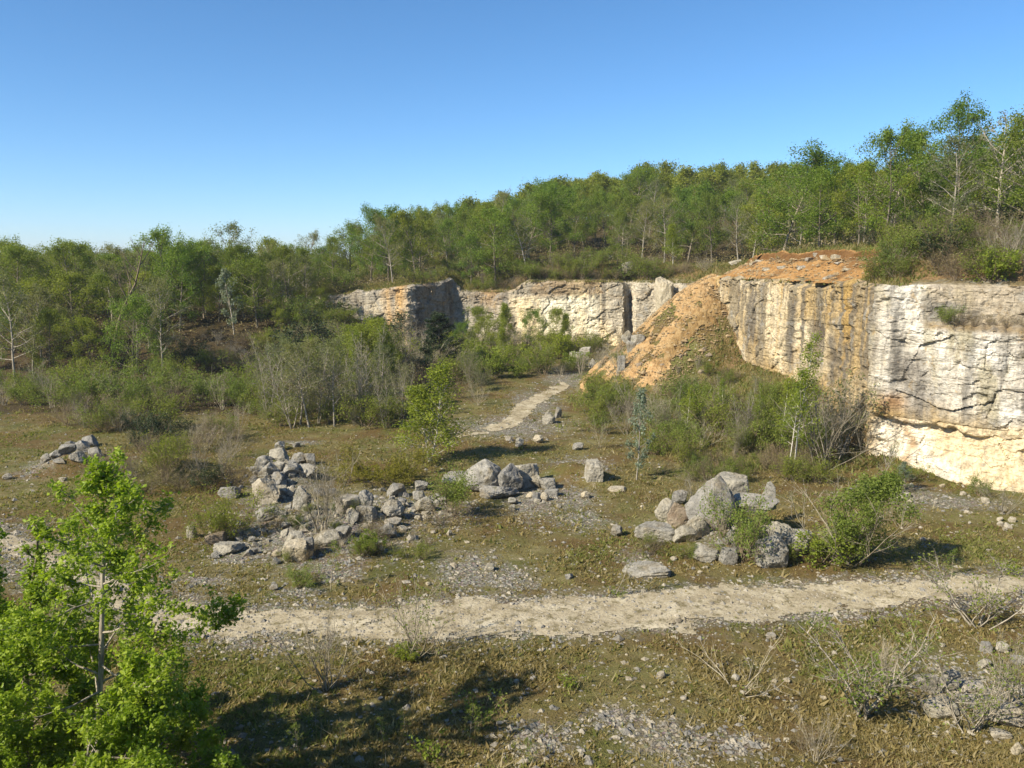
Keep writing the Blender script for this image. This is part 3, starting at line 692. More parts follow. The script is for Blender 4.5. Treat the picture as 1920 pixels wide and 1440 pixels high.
rock(1636, 1310, 18, 14, "pale stone hidden behind the leaning shrub's stems", 'block', 4, FRONT)
rock(1446, 1200, 20, 11, "bright white stone lying on the turf below the track", 'block', 1, None, 'pale', 'stone', 'stone')
rock(1755, 1385, 12, 9, "yellowish white stone on the turf before the flat boulder", 'round', 5, FRONT, 'pale')
rock(1855, 1398, 14, 8, "white stone at the foot of the tan slab", 'round', 2, FRONT, 'pale')
rock(1910, 1420, 24, 22, "pale stone in the bottom right corner", 'sharp', 1, FRONT, 'pale')
FARG = "blocks fallen at the foot of the far cliff"
rock(1092, 690, 30, 26, "largest grey block of the pile at the far cliff's foot", 'block', 2, FARG)
rock(1075, 684, 16, 22, "upright grey block at the left of the far pile", 'block', 3, FARG)
rock(1110, 690, 16, 16, "round grey block at the right of the far pile", 'sharp', 4, FARG)
rock(1098, 676, 22, 12, "pale slab on top of the far pile", 'block', 5, FARG, lift=.8)
rock(1182, 620, 28, 22, "pale square block high in the corner of the far cliff", 'block', 1, FARG, lift=.6)
rock(1178, 650, 26, 22, "grey block below the pale square one in the corner", 'sharp', 2, FARG, lift=.3)
rock(1195, 655, 26, 24, "pale block between the corner and the orange earth", 'block', 4, FARG)
rock(1165, 700, 16, 30, "upright slab leaning at the foot of the orange earth", 'block', 0, FARG)
rock(1182, 662, 18, 20, "grey block against the left edge of the orange earth", 'block', 6, FARG)
o = link('rock_pillar', PALE['block'][4], None, (20.0, 109.0, 4.6)); o.scale = (2.5, 2.6, 6.5); tag(o, 'pale rock pillar at the end of the far cliff beside the orange earth', 'rock')
HEAP = "rocks of the grey heap left of the middle"
hl = [(520, 868, 40, 26, "peaked grey rock on the crest of the grey heap"), (558, 872, 30, 22, "dark shaded rock at the right of the grey heap's crest"), (578, 872, 26, 20, "grey rock ending the grey heap's crest on the right"),
      (492, 880, 36, 24, "pale grey rock on the left shoulder of the grey heap"), (500, 902, 40, 30, "large tilted slab in the middle of the grey heap"), (515, 916, 30, 28, "pointed brown-grey slab below the large tilted one in the grey heap"),
      (528, 930, 22, 18, "small round pale rock at the front of the grey heap"), (570, 895, 44, 22, "pale crumbled rock on the right flank of the grey heap"), (540, 895, 30, 22, "grey rock in the centre of the grey heap")]
for q in hl: rock(q[0], q[1], q[2], q[3], q[4], 'sharp', None, HEAP)
for k in range(46):
    a_, b_ = RNG.normal(0, 1, 2); px = 530 + 34 * a_; py = 895 + 20 * b_
    w = RNG.uniform(9, 22)
    rock(px, py, w, w * RNG.uniform(.6, .9), "loose grey rock of the heap left of the middle", ('sharp', 'block')[k % 2], None, HEAP, 'rock', 'rock', 'rock', .9, .3)
LEFT = "rocks of the low heap at the far left"
for k, (px, py, w, h) in enumerate([(165, 838, 30, 20), (150, 850, 34, 22), (120, 855, 40, 20), (100, 862, 24, 16), (140, 866, 30, 18), (85, 868, 20, 16), (175, 858, 26, 18), (128, 842, 22, 14), (110, 872, 26, 12)]):
    rock(px, py, w, h, ["crest rock of the low heap at the far left", "largest rock of the low heap at the far left"][k] if k < 2 else "grey rock in the low heap at the far left", 'sharp', None, LEFT, 'rock', 'rock', 'rock')
rock(12, 900, 20, 12, "grey stone alone in the turf at the left edge", 'round', 1, LEFT)
rock(116, 904, 14, 8, "small orange-tinted stone under the low heap at the far left", 'block', 1, LEFT, 'pale')
FIELD = "loose rocks of the rubble field"
for k in range(70):
    px, py = [(690, 985), (620, 1010), (560, 965), (480, 1040), (1000, 925), (1340, 1040), (1240, 1000), (760, 950)][k % 8]
    px += RNG.normal(0, 34); py += RNG.normal(0, 16)
    w = RNG.uniform(8, 20); 
    g_ = [FIELD, FIELD, FIELD, FIELD, CENTRE, BIG, BIG, FIELD][k % 8]
    lb = {FIELD: "loose grey rock in the rubble field left of the middle", CENTRE: "small loose rock beside the middle boulder cluster", BIG: "small loose rock around the right-hand boulder heap"}[g_]
    rock(px, py, w, w * RNG.uniform(.5, .9), lb, ('sharp', 'block', 'round')[k % 3], None, g_ if g_ != CENTRE else CENTRE, ('rock', 'rock', 'pale')[k % 3], 'rock', 'rock', .9, .25)
for k in range(110):
    px = RNG.uniform(400, 880); py = 925 + 55 * (1 - (px - 400) / 480) + RNG.normal(0, 26) + 28
    w = RNG.uniform(7, 19)
    rock(px, py, w, w * RNG.uniform(.5, .9), "loose grey rock in the rubble field left of the middle", ('sharp', 'block')[k % 2], None, FIELD, ('rock', 'rock', 'pale')[k % 3], 'rock', 'rock', .9, .35, -.06)
for k in range(26):
    px = RNG.uniform(1640, 1900); py = 880 + (px - 1640) * .25 + RNG.uniform(0, 55); w = RNG.uniform(6, 16)
    rock(px, py, w, w * .7, "pale fallen stone at the foot of the tall limestone face", ('sharp', 'block')[k % 2], None, "stones fallen at the foot of the tall face", 'pale', 'stone', 'stone', .9, .3)
for k in range(14):
    px = RNG.uniform(1360, 1600); py = 500 + RNG.normal(0, 12); w = RNG.uniform(10, 26)
    rock(px, py, w, w * .35, "flat pale slab sticking out of the orange earth bank", 'block', None, "slabs in the orange earth bank", 'pale', 'flat_rock', 'rock', 1.0, .15)
for k in range(12):
    px = 1185 + RNG.uniform(-10, 150); py = 640 + RNG.uniform(-40, 70); w = RNG.uniform(6, 13)
    rock(px, py, w, w * .7, "small clod of stone lying on the orange earth cone", 'sharp', None, "stones on the orange earth cone", 'rust', 'stone', 'stone', .9, .3)
for k in range(16):
    px = RNG.uniform(1050, 1190); py = 486 + RNG.uniform(-6, 16) ; w = RNG.uniform(5, 11)
    rock(px, py, w, w * .6, "pale stone in the brown rubble above the far cliff", 'sharp', None, "stones above the far cliff", 'pale', 'stone', 'stone', .9, .3)

# small loose stones: the largest singly, the rest as one mass
def on_track(px, py):
    return np.interp(px, [q[0] for q in TU], [q[1] for q in TU]) < py < np.interp(px, [q[0] for q in TL], [q[1] for q in TL])
for k in range(110):
    px, py = RNG.uniform(380, 1915), RNG.uniform(930, 1438)
    x, y, z, dep = ground_at(px, py); w = RNG.uniform(.09, .24) * (1 if RNG.random() < .8 else 1.5)
    o = link("stone", SMALL[int(RNG.integers(0, 6))], None, (x, y, z - .02)); o.scale = (w, w * RNG.uniform(.6, 1), w * RNG.uniform(.4, .7)); o.rotation_euler = (0, 0, RNG.uniform(0, 6.28))
    tr = on_track(px, py)
    tag(o, "small whitish stone lying loose on the gravel track" if tr else ("small whitish stone lying loose on the turf above the track" if py < 1130 else "small whitish stone lying loose on the turf below the track"), "stone",
        "small loose stones on the track" if tr else ("small loose stones above the track" if py < 1130 else "small loose stones below the track"))

OV = np.array([[1, 0, 0], [-1, 0, 0], [0, 1, 0], [0, -1, 0], [0, 0, 1], [0, 0, -1]], float)
OF = np.array([[0, 2, 4], [2, 1, 4], [1, 3, 4], [3, 0, 4], [2, 0, 5], [1, 2, 5], [3, 1, 5], [0, 3, 5]])
def scatter_view(n, r, y0, y1, power=1.6):
    u = r.random(n); e = 1 - power
    y = (y0 ** e + u * (y1 ** e - y0 ** e)) ** (1 / e)
    return (y * .66 + 8) * r.uniform(-1, 1, n), y
def stones_mesh(name, x, y, size, r, mat, flat_=.6):
    n = len(x); z = ground_z(x, y) + size * .1
    s = size[:, None] * r.uniform(.55, 1.2, (n, 3)); s[:, 2] *= flat_
    v = OV[None] * s[:, None, :] * r.uniform(.65, 1.2, (n, 6, 1)); a = r.uniform(0, 6.28, n); c, d = np.cos(a), np.sin(a)
    vx = v[..., 0] * c[:, None] - v[..., 1] * d[:, None]; vy = v[..., 0] * d[:, None] + v[..., 1] * c[:, None]
    P = np.stack([vx + x[:, None], vy + y[:, None], v[..., 2] + z[:, None]], -1).reshape(-1, 3)
    F = (OF[None] + 6 * np.arange(n)[:, None, None]).reshape(-1, 3)
    return mesh(name, P, F, mat)
r = np.random.default_rng(21)
x, y = scatter_view(290000, r, 19, 100)
g = gravel_mask(x, y); keep = r.random(len(x)) < np.clip((g + .35 * fbm(x * .8, y * .8, 0, 3, 70)) * 1.2 - .25, 0, 1) * .55 + .03
x, y = x[keep], y[keep]
half = r.random(len(x)) < .5
sz = r.gamma(2.0, .022, len(x)) + .015 + y * .0004
for m_, nm, lb in ((half, 'rock', "grey broken limestone rubble spread over the turf"), (~half, 'pale', "pale limestone chips spread over the turf")):
    o = link("rubble", stones_mesh("rubble", x[m_], y[m_], sz[m_], r, M[nm])); tag(o, lb, "rubble", kind="stuff")
n = 26000; i = r.integers(0, len(trx), n); x = trx[i] + r.normal(0, .12, n); y = try_[i] + r.normal(0, .12, n)
o = link("gravel", stones_mesh("gravel", x, y, r.gamma(1.6, .017, n) + .012, r, M['pale'], .7)); tag(o, "pale gravel lying on the track", "gravel", kind="stuff")

x = np.concatenate([r.uniform(9, 22, 9000), r.uniform(19, 30, 5000)]); y = np.concatenate([r.uniform(70, 98, 9000), r.uniform(56, 92, 5000)])
ip = inside(x, y, PLATEAU); kp = (~ip & (cone_z(x, y) > quarry_floor(x, y) - .02) & ((x - 20.6) * .55 - (y - 82.5) * .9 < 7)) | (ip & (dist_poly(x, y, RIGHT) < 4.4) & (dist_poly(x, y, RIGHT) > 1.3) & (y > 57))
x, y = x[kp], y[kp]; sz = r.gamma(1.6, .045, len(x)) + .03
cl = stones_mesh("clods", x, y, sz, r, M['clod'], .6)
o = link("clods", cl); o.location = (0, 0, .1); tag(o, "clods and stone chips strewn over the orange earth", "clods", kind="stuff")
# short dry grass and moss tufts
def tufts(name, x, y, h, per, r, mat, wid=.10, lean=.6, rim=False):
    n = len(x); N = n * per
    cx = np.repeat(x, per) + r.normal(0, 1, N) * np.repeat(h, per) * .55; cy_ = np.repeat(y, per) + r.normal(0, 1, N) * np.repeat(h, per) * .55
    hh = np.repeat(h, per) * r.uniform(.5, 1.2, N); z = ground_z(cx, cy_) - .01
    if rim: z = np.where(inside(cx, cy_, PLATEAU), plateau_z(cx, cy_), z)
    a = r.uniform(0, 6.28, N); w = hh * wid * r.uniform(.6, 1.4, N) + .006
    tx, ty = np.cos(a) * w, np.sin(a) * w; b = r.uniform(0, 6.28, N); l = hh * lean * r.uniform(0, 1, N)
    A = np.stack([cx - tx, cy_ - ty, z], -1); B = np.stack([cx + tx, cy_ + ty, z], -1); C = np.stack([cx + np.cos(b) * l, cy_ + np.sin(b) * l, z + hh], -1)
    P = np.stack([A, B, C], 1).reshape(-1, 3)
    rn = np.repeat(np.clip(np.repeat(r.random(n), per) * .7 + r.random(N) * .3, 0, 1), 3)
    return mesh(name, P, np.arange(3 * N).reshape(-1, 3), mat, False, {"rnd": rn})
def off_track(x, y):
    cell = set(zip((trx * 3).astype(int), (try_ * 3).astype(int)))
    return np.array([(int(a * 3), int(b * 3)) not in cell for a, b in zip(x, y)])
x, y = scatter_view(240000, r, 18.5, 84, 1.7)
keep = (r.random(len(x)) > gravel_mask(x, y) * 1.25) & (quarry_floor(x, y) < 5) & ~inside(x, y, PLATEAU)
keep &= off_track(x, y) | (r.random(len(x)) < .06)
keep &= r.random(len(x)) < ss(-.25, .15, fbm(x * .35, y * .35, 0, 4, 91)) * .8 + .2
x, y = x[keep], y[keep]
gq = fbm(x * .28, y * .28, 0, 4, 95) + .25 * r.normal(0, 1, len(x)) > .20
h_ = (r.gamma(2.2, .017, len(x)) + .018) * (1 + y / 100)
o = link("grass", tufts("grass", x[~gq], y[~gq], h_[~gq], 5, r, M['grass'], .30, 1.8)); tag(o, "short dry brown turf and moss on the quarry floor", "grass", kind="stuff")
o = link("grass", tufts("grass", x[gq], y[gq], h_[gq], 5, r, M['green_grass'], .30, 1.8)); tag(o, "short green grass mixed into the turf of the quarry floor", "grass", kind="stuff")
k_ = r.random(len(x)) < .05; xs_, ys_ = x[k_], y[k_]
o = link("dry_stems", tufts("dry_stems", xs_, ys_, r.gamma(3, .045, len(xs_)) + .05, 4, r, M['straw'], .035, 1.6)); tag(o, "thin pale dead grass stems over the turf", "dry grass", kind="stuff")
# longer pale grass and herbs on the banks, the rim and the shoulder of the cone
xs, ys = [], []
for _ in range(9):
    x = r.uniform(-38, 44, 30000); y = r.uniform(44, 132, 30000)
    ip = inside(x, y, PLATEAU); d = dist_poly(x, y, FAR + RIGHT[1:]); bare = ip & (d < 4.6) & (x > 18.5) & (y > 57) & (y < 82)
    kp = (ip & (d < 11) & (d > .35) & ~((d < 2.6) & (x > 24.6) & (y < 52)) & ~bare) | (~ip & (dist_poly(x, y, RIGHT) < 12) & (y > 50) & (y < 76)) & ((x - 20.6) * .55 - (y - 82.5) * .9 - 5.2 > .5)
    xs.append(x[kp]); ys.append(y[kp])
x, y = np.concatenate(xs), np.concatenate(ys); h_ = r.gamma(3, .05, len(x)) + .06
gq = r.random(len(x)) < .45
o = link("grass", tufts("grass", x[~gq], y[~gq], h_[~gq], 4, r, M['grass'], .14, 1.3, True)); tag(o, "long dry grass on the banks and along the rim of the cliffs", "grass", kind="stuff")
o = link("grass", tufts("grass", x[gq], y[gq], h_[gq], 4, r, M['green_grass'], .16, 1.3, True)); tag(o, "green grass and herbs on the banks and along the rim of the cliffs", "grass", kind="stuff")
# ------------------------------------------------------------------ plants
def unit(v): return v / (np.linalg.norm(v) + 1e-9)
def sway(r, p0, d, L, n, up, wob):
    """a bent shoot: n+1 points from p0 along d, bending upward"""
    pts = [np.array(p0, float)]; d = unit(np.array(d, float))
    for k in range(n):
        d = unit(d + np.array([0, 0, up / n]) + r.normal(0, wob, 3)); pts.append(pts[-1] + d * L / n)
    return np.array(pts)
def tubes(lines, sides=4):
    Vs, Fs, off = [], [], 0
    ca = np.arange(sides) * 2 * math.pi / sides
    for pts, r0, r1 in lines:
        n = len(pts); t = np.gradient(pts, axis=0); t /= np.linalg.norm(t, axis=1)[:, None] + 1e-9
        ref = np.array([0, 0, 1.0]) if abs(t[0, 2]) < .8 else np.array([1.0, 0, 0])
        a = np.cross(t, ref); a /= np.linalg.norm(a, axis=1)[:, None] + 1e-9; b = np.cross(t, a)
        rr = np.linspace(r0, r1, n)[:, None, None] if np.isscalar(r0) else np.asarray(r0)[:, None, None]
        ring = pts[:, None, :] + rr * (np.cos(ca)[None, :, None] * a[:, None, :] + np.sin(ca)[None, :, None] * b[:, None, :])
        Vs.append(ring.reshape(-1, 3)); i = np.arange(n - 1)[:, None]; j = np.arange(sides)[None, :]; j2 = (j + 1) % sides
        Fs.append((np.stack([i * sides + j, i * sides + j2, (i + 1) * sides + j2, (i + 1) * sides + j], -1).reshape(-1, 4)) + off); off += n * sides
    return np.vstack(Vs), np.vstack(Fs)
OAK = np.array([(-.5, 0), (-.30, .10), (-.22, .24), (-.08, .15), (.06, .33), (.18, .20), (.34, .26), (.5, 0), (.34, -.26), (.18, -.20), (.06, -.33), (-.08, -.15), (-.22, -.24), (-.30, -.10)])
def leaves(r, C, size, up=.4, aspect=.55, shape='quad', rnd=None):
    n = len(C); nn = r.normal(0, 1, (n, 3)); nn[:, 2] = np.abs(nn[:, 2]) + up; nn /= np.linalg.norm(nn, axis=1)[:, None]
    a = np.cross(nn, r.normal(0, 1, (n, 3))); a /= np.linalg.norm(a, axis=1)[:, None] + 1e-9; b = np.cross(nn, a)
    s = np.broadcast_to(np.asarray(size, float), (n,))[:, None]
    if shape == 'oak':
        P = C[:, None, :] + s[:, :, None] * (OAK[None, :, :1] * a[:, None, :] + OAK[None, :, 1:] * b[:, None, :] - .35 * np.abs(OAK[None, :, 1:]) * nn[:, None, :]); k = len(OAK)
    else:
        P = np.stack([C - a * s * .5, C + b * s * aspect * .5 + a * s * .08 + nn * s * .10, C + a * s * .5, C - b * s * aspect * .5 + a * s * .08 + nn * s * .10], 1); k = 4
    rn = np.repeat(r.random(n) if rnd is None else rnd, k)
    return P.reshape(-1, 3), np.arange(n * k).reshape(n, k), rn
def pick(r, anchors, n, spread, lo=0.0):
    A = np.array(anchors); i = r.integers(0, len(A), n)
    return A[i] + r.normal(0, spread, (n, 3))
def along(pts, r, k, a=.3):
    t = r.uniform(a, 1, k) * (len(pts) - 1); i = np.minimum(t.astype(int), len(pts) - 2); f = (t - i)[:, None]
    return list(pts[i] * (1 - f) + pts[i + 1] * f)
def branch_out(r, line, Llimb, nsub, ntw, lines, anchors, rad, up=.25, spread=.7, dense=4, start=.3):
    for m in range(nsub):
        t = r.uniform(start, .98); k = min(int(t * (len(line) - 1)), len(line) - 2); f = t * (len(line) - 1) - k
        p = line[k] * (1 - f) + line[k + 1] * f; d = unit(line[k + 1] - line[k]) + r.normal(0, spread, 3)
        L2 = Llimb * r.uniform(.25, .5) * (1.25 - .6 * t); q = sway(r, p, d, L2, 4, up, .12); lines.append((q, rad * .42, rad * .12)); anchors += along(q, r, dense)
        for w in range(ntw):
            k2 = int(r.integers(1, 4)); e = sway(r, q[k2], unit(q[k2 + 1] - q[k2]) + r.normal(0, .6, 3), L2 * r.uniform(.35, .6), 2, up, .1)
            lines.append((e, rad * .20, rad * .07)); anchors += along(e, r, 3, .4)
def make_tree(seed, h, r0, cb, spread, nl, nsub=4, ntw=2, e0=.35, e1=1.1, stems=1, wob=.05, lean=.06, round_=1.0, tip=.92):
    r = np.random.default_rng(seed); lines, anchors = [], []
    for m in range(stems):
        d = np.array([r.normal(0, lean), r.normal(0, lean), 1]) + (np.array([math.cos(m * 2.6 + seed), math.sin(m * 2.6 + seed), 0]) * .22 if stems > 1 else 0)
        hm = h * tip * (1 if m == 0 else r.uniform(.65, .9)); T = sway(r, (0, 0, -.25), d, hm + .25, 9, .15, wob); lines.append((T, r0 / (1 + .35 * (stems - 1)), r0 * .12))
        anchors += along(T, r, 5, .8)
        for i in range(nl):
            g = (i + r.random()) / nl; f = cb + (.97 - cb) * g; t = f * 9; k = min(int(t), 8); p = T[k] + (T[k + 1] - T[k]) * (t - k)
            az = i * 2.4 + seed + r.normal(0, .35); prof = max(.25, math.sin(math.pi * (.22 + .72 * g)) if round_ else 1.1 - .85 * g)
            el = e0 + (e1 - e0) * g + r.normal(0, .12); L = spread * h * prof * r.uniform(.75, 1.2)
            q = sway(r, p, (math.cos(az) * math.cos(el), math.sin(az) * math.cos(el), math.sin(el)), L, 6, .25, .10)
            rad = r0 * (.36 - .2 * g); lines.append((q, rad, rad * .25)); anchors += along(q, r, 4, .45)
            branch_out(r, q, L, nsub, ntw, lines, anchors, rad * .8)
    return r, lines, anchors
def clumped(r, anchors, n, spread, cl=.25, gap=0.35):
    """leaves gathered on a share of the shoots so that light shows between clumps"""
    A = np.array(anchors); A = A[r.random(len(A)) > gap]
    w = r.gamma(1.2, 1, len(A)); w /= w.sum(); i = r.choice(len(A), n, p=w)
    tone = np.clip(r.random(len(A))[i] * .6 + r.random(n) * .4, 0, 1)
    return A[i] + r.normal(0, spread, (n, 3)), tone
PL = {}
def proto(kind, nominal, parts): PL.setdefault(kind, []).append((nominal, parts))
def tree_proto(kind, seed, h, r0, cb, spread, nl, n_leaf, leaf, spread_leaf, mat, bark='bark', gap=.35, aspect=.6, sides=4, **kw):
    r, lines, anchors = make_tree(seed, h, r0, cb, spread, nl, **kw)
    v, f = tubes(lines, sides); parts = [("trunk", mesh("trunk", v, f, M[bark], True))]
    if n_leaf:
        C, tone = clumped(r, anchors, n_leaf, spread_leaf, gap=gap); C[:, 2] = np.maximum(C[:, 2], .1)
        v, f, rn = leaves(r, C, leaf * r.uniform(.65, 1.35, len(C)), .35, aspect, 'quad', tone)
        parts.append(("crown", mesh("crown", v, f, M[mat], False, {"rnd": rn})))
    proto(kind, h, parts)
for k in range(5): tree_proto('wood_a', 1100 + k, 10, .15, .22, .42, 22, 8200, .17, .28, 'wood_a', nsub=5, wob=.06, e0=.25, e1=.95, gap=.25)
for k in range(4): tree_proto('wood_b', 1200 + k, 10, .15, .20, .42, 22, 9000, .17, .27, 'wood_b', nsub=5, gap=.2, e0=.25, e1=.95)
for k in range(4): tree_proto('wood_c', 1300 + k, 9, .13, .18, .42, 20, 7800, .165, .28, 'wood_c', nsub=5, e0=.2, e1=.9)
for k in range(4): tree_proto('wood_g', 1400 + k, 10, .14, .25, .30, 24, 4200, .14, .22, 'wood_g', 'pale_bark', nsub=6, ntw=4, gap=.15, e0=.3, e1=1.0)
for k in range(2): tree_proto('silver', 1500 + k, 6, .08, .15, .24, 20, 1800, .17, .12, 'silver', 'pale_bark', gap=.2)
for k in range(2): tree_proto('dead', 1600 + k, 10, .20, .35, .26, 14, 0, 0, 0, None, 'brown_twig', nsub=5, ntw=3, wob=.09)
for k in range(2): tree_proto('greybare', 1650 + k, 9, .17, .22, .30, 22, 700, .16, .14, 'wood_g', 'pale_bark', nsub=7, ntw=4, wob=.08)
for k in range(3): tree_proto('birch', 1700 + k, 7, .075, .08 + .08 * k, .27, 30, 11000, .12, .20, 'birch', 'birch_bark', gap=.1, stems=(2, 1, 1)[k], wob=.04, e0=.5, e1=1.2, round_=0)
for k in range(2): tree_proto('birch_thin', 1730 + k, 7, .05, .30, .15, 18, 2300, .10, .14, 'birch', 'birch_bark', gap=.2, wob=.02, e0=.5, e1=1.2, round_=0)
for k in range(3): tree_proto('paleshoot', 1750 + k, 6, .055, .20, .15, 24, 500, .10, .08, 'wood_g', 'pale_bark', nsub=4, ntw=3, wob=.03, e0=.6, e1=1.2, stems=(1, 2, 3)[k])
tree_proto('youngtree', 1780, 4.6, .06, .12, .36, 26, 13000, .10, .17, 'bush', 'twig', gap=.2, wob=.06, nsub=6, ntw=3, e0=.4, e1=1.2)
for k in range(3): tree_proto('sapling', 1800 + k, 3.4, .035, .15, .28, 16, 700, .085, .07, 'bush', 'twig', gap=.3, wob=.06)
def bush_proto(kind, seed, h, wide, stems, n_leaf, leaf, sp, mat, bark='twig', gap=.25, nsub=5, ntw=3, r0=.028, e=(.5, 1.35), up=.35, aspect=.6, start=.25, parts=("stems", "foliage")):
    r = np.random.default_rng(seed); lines, anchors = [], []
    for i in range(stems):
        az = i * 2.4 + r.normal(0, .4); el = r.uniform(*e); L = h * r.uniform(.65, 1.08) / max(.45, math.sin(el)); L = min(L, max(h, wide) * 1.2)
        d = (math.cos(az) * math.cos(el) * wide / h, math.sin(az) * math.cos(el) * wide / h, math.sin(el))
        p = r.normal(0, .06 * wide, 3); p[2] = -.12
        q = sway(r, p, d, L, 6, up, .12); lines.append((q, r0 * r.uniform(.7, 1.2), r0 * .25)); anchors += along(q, r, 6, .3)
        branch_out(r, q, L, nsub, ntw, lines, anchors, r0 * .8, .3, .55, 4, start)
    v, f = tubes(lines, 3); out = [(parts[0], mesh(parts[0], v, f, M[bark], True))]
    if n_leaf:
        C, tone = clumped(r, anchors, n_leaf, sp, gap=gap); C[:, 2] = np.maximum(C[:, 2], .05)
        v, f, rn = leaves(r, C, leaf * r.uniform(.65, 1.35, n_leaf), .4, aspect, 'quad', tone)
        out.append((parts[1], mesh(parts[1], v, f, M[mat], False, {"rnd": rn})))
    proto(kind, h, out)
for k in range(5): bush_proto('bare', 2000 + k, 2.4, 1.7, 13, 0, 0, 0, None, 'twig', nsub=7, ntw=4, r0=.026)
for k in range(3): bush_proto('sparse', 2100 + k, 2.4, 1.6, 11, 420, .075, .06, 'bush', 'twig', nsub=6, ntw=3)
for k in range(5): bush_proto('green', 2200 + k, 2.4, 2.0, 13, 3400, .11, .15, 'bush', 'brown_twig', nsub=7, ntw=3)
for k in range(4): bush_proto('olive', 2300 + k, 2.2, 2.0, 14, 2900, .10, .14, 'wood_a', 'brown_twig', nsub=6, ntw=4)
for k in range(3): bush_proto('dark', 2400 + k, 2.0, 1.9, 13, 2600, .12, .12, 'dark', 'brown_twig')
for k in range(4): bush_proto('thicket', 2500 + k, 2.0, 2.0, 18, 600, .09, .09, 'brown', 'brown_twig', nsub=8, ntw=4, r0=.02)
for k in range(3): bush_proto('greytwig', 2550 + k, 3.0, 1.3, 16, 1700, .10, .12, 'wood_g', 'twig', nsub=8, ntw=4, r0=.022, e=(.8, 1.4))
for k in range(2): bush_proto('bright', 2600 + k, 1.6, 1.4, 12, 2400, .12, .10, 'birch', 'brown_twig')
bush_proto('juniper', 2650, 1.3, 2.6, 24, 6500, .14, .09, 'juniper', 'brown_twig', e=(.25, .9), up=.15, aspect=.25)
for k in range(3): bush_proto('tuft', 2700 + k, .5, .5, 9, 260, .06, .04, ('bush', 'bush', 'birch')[k], 'brown_twig', nsub=3, ntw=1, r0=.008)
for k in range(2): bush_proto('lowtwig', 2750 + k, 1.1, 1.6, 7, 40, .06, .05, 'bush', 'twig', nsub=5, ntw=2, r0=.022, e=(.25, 1.2))
for k in range(3): bush_proto('fan', 2800 + k, 2.0, 1.3, 8, 800, .07, .08, 'bush', 'pale_bark', nsub=8, ntw=4, r0=.032, e=(.55, 1.3))
# the dark pine
r, lines, anchors = make_tree(1900, 7, .11, .06, .25, 40, nsub=6, ntw=2, e0=.05, e1=.7, round_=0, wob=.02, lean=.02)
v, f = tubes(lines, 4); pine_t = mesh("trunk", v, f, M['bark'], True)
C, tone = clumped(r, anchors, 9000, .10, gap=.1); v, f, rn = leaves(r, C, .20 * r.uniform(.6, 1.3, len(C)), .1, .28, 'quad', tone)
proto('pine', 7, [("trunk", pine_t), ("crown", mesh("crown", v, f, M['dark'], False, {"rnd": rn}))])

LEAFY = ('green', 'olive', 'dark', 'bright', 'juniper', 'thicket')
def plant_at(kind, x, y, z, h, label, cat, group=None, name=None, k=None, wide=1.0, rot=None, tilt=0.0):
    if cat == 'shrub' and kind in LEAFY: cat = 'bush'
    P = PL[kind]; k = int(RNG.integers(0, len(P))) if k is None else k % len(P)
    nom, parts = P[k]; s = h / nom
    root = bpy.data.objects.new(name or cat.replace(' ', '_'), None); COL.objects.link(root)
    root.empty_display_size = .3; root.location = (x, y, z); root.scale = (s * wide, s * wide, s)
    root.rotation_euler = (0, tilt, RNG.uniform(0, 6.28) if rot is None else rot)
    for pn, me in parts: link(pn, me, root)
    return tag(root, label, cat, group)
def plant(kind, px, py, hpx, label, cat='shrub', group=None, name=None, k=None, wide=1.0, rot=None, tilt=0.0):
    x, y, z, dep = ground_at(px, py)
    return plant_at(kind, x, y, z - .02, hpx / FPX * dep, label, cat, group, name, k, wide, rot, tilt)

# --- single plants of the quarry floor
plant('birch', 805, 866, 200, "yellow-green birch with a forked white trunk alone at the end of the shadowy turf", 'tree', None, 'birch_tree', 0, 1.3, 2.2)
plant('pine', 826, 708, 128, "dark green pine standing before the far cliff", 'tree', None, 'pine_tree', 0, 1.75)
plant('juniper', 725, 902, 52, "low spreading yellow-olive juniper left of the lone birch", 'shrub', None, 'juniper_bush', 0)
plant('youngtree', 1588, 1058, 195, "grey-stemmed young tree with green shoots beside the right-hand boulder heap", 'tree', None, 'young_tree', 0, 1.15)
plant('bare', 1592, 1056, 135, "bare spreading shrub growing through the young tree by the boulder heap", 'shrub', None, 'bare_shrub', 1, 1.25)
plant('bright', 1548, 1056, 60, "low bright green bush at the left foot of the young tree", 'shrub', None, 'bush', 0, 1.3)
plant('green', 1392, 1052, 110, "green bush growing among the right-hand boulder heap", 'shrub', None, 'bush', 1, .8)
plant('sparse', 1355, 1005, 95, "thin leafy shrub in front of the largest boulder", 'shrub', None, 'shrub', 0, .8)
plant('birch_thin', 1478, 888, 215, "white slender birch trunk at the left of the pair below the tall face", 'tree', "pair of birches below the tall face", 'birch_tree', 0, 1.0)
plant('birch_thin', 1489, 885, 275, "taller leaning white birch of the pair below the tall face", 'tree', "pair of birches below the tall face", 'birch_tree', 1, 1.0, 0.0, .10)
plant('silver', 1193, 900, 180, "slender pale-leaved tree with thin whitish stem right of the mound", 'tree', None, 'slender_tree', 0, .7)
plant('bare', 1300, 955, 60, "little bare shrub behind the largest boulder", 'shrub', None, 'bare_shrub', 2)
plant('fan', 1618, 1345, 165, "leaning shrub with a few green leaves in the turf below the track", 'shrub', None, 'shrub', 0, 1.2, 1.0, -.15)
plant('bare', 1660, 1300, 95, "dark bare bush right behind the leaning shrub below the track", 'shrub', None, 'bare_shrub', 3, 1.0)
plant('fan', 1838, 1176, 115, "shrub with a fan of pale stems at the right end of the track", 'shrub', None, 'shrub', 1, 1.3)
plant('fan', 1822, 1378, 135, "pale multi-stemmed shrub between the boulders in the near right corner", 'shrub', None, 'shrub', 2, 1.1)
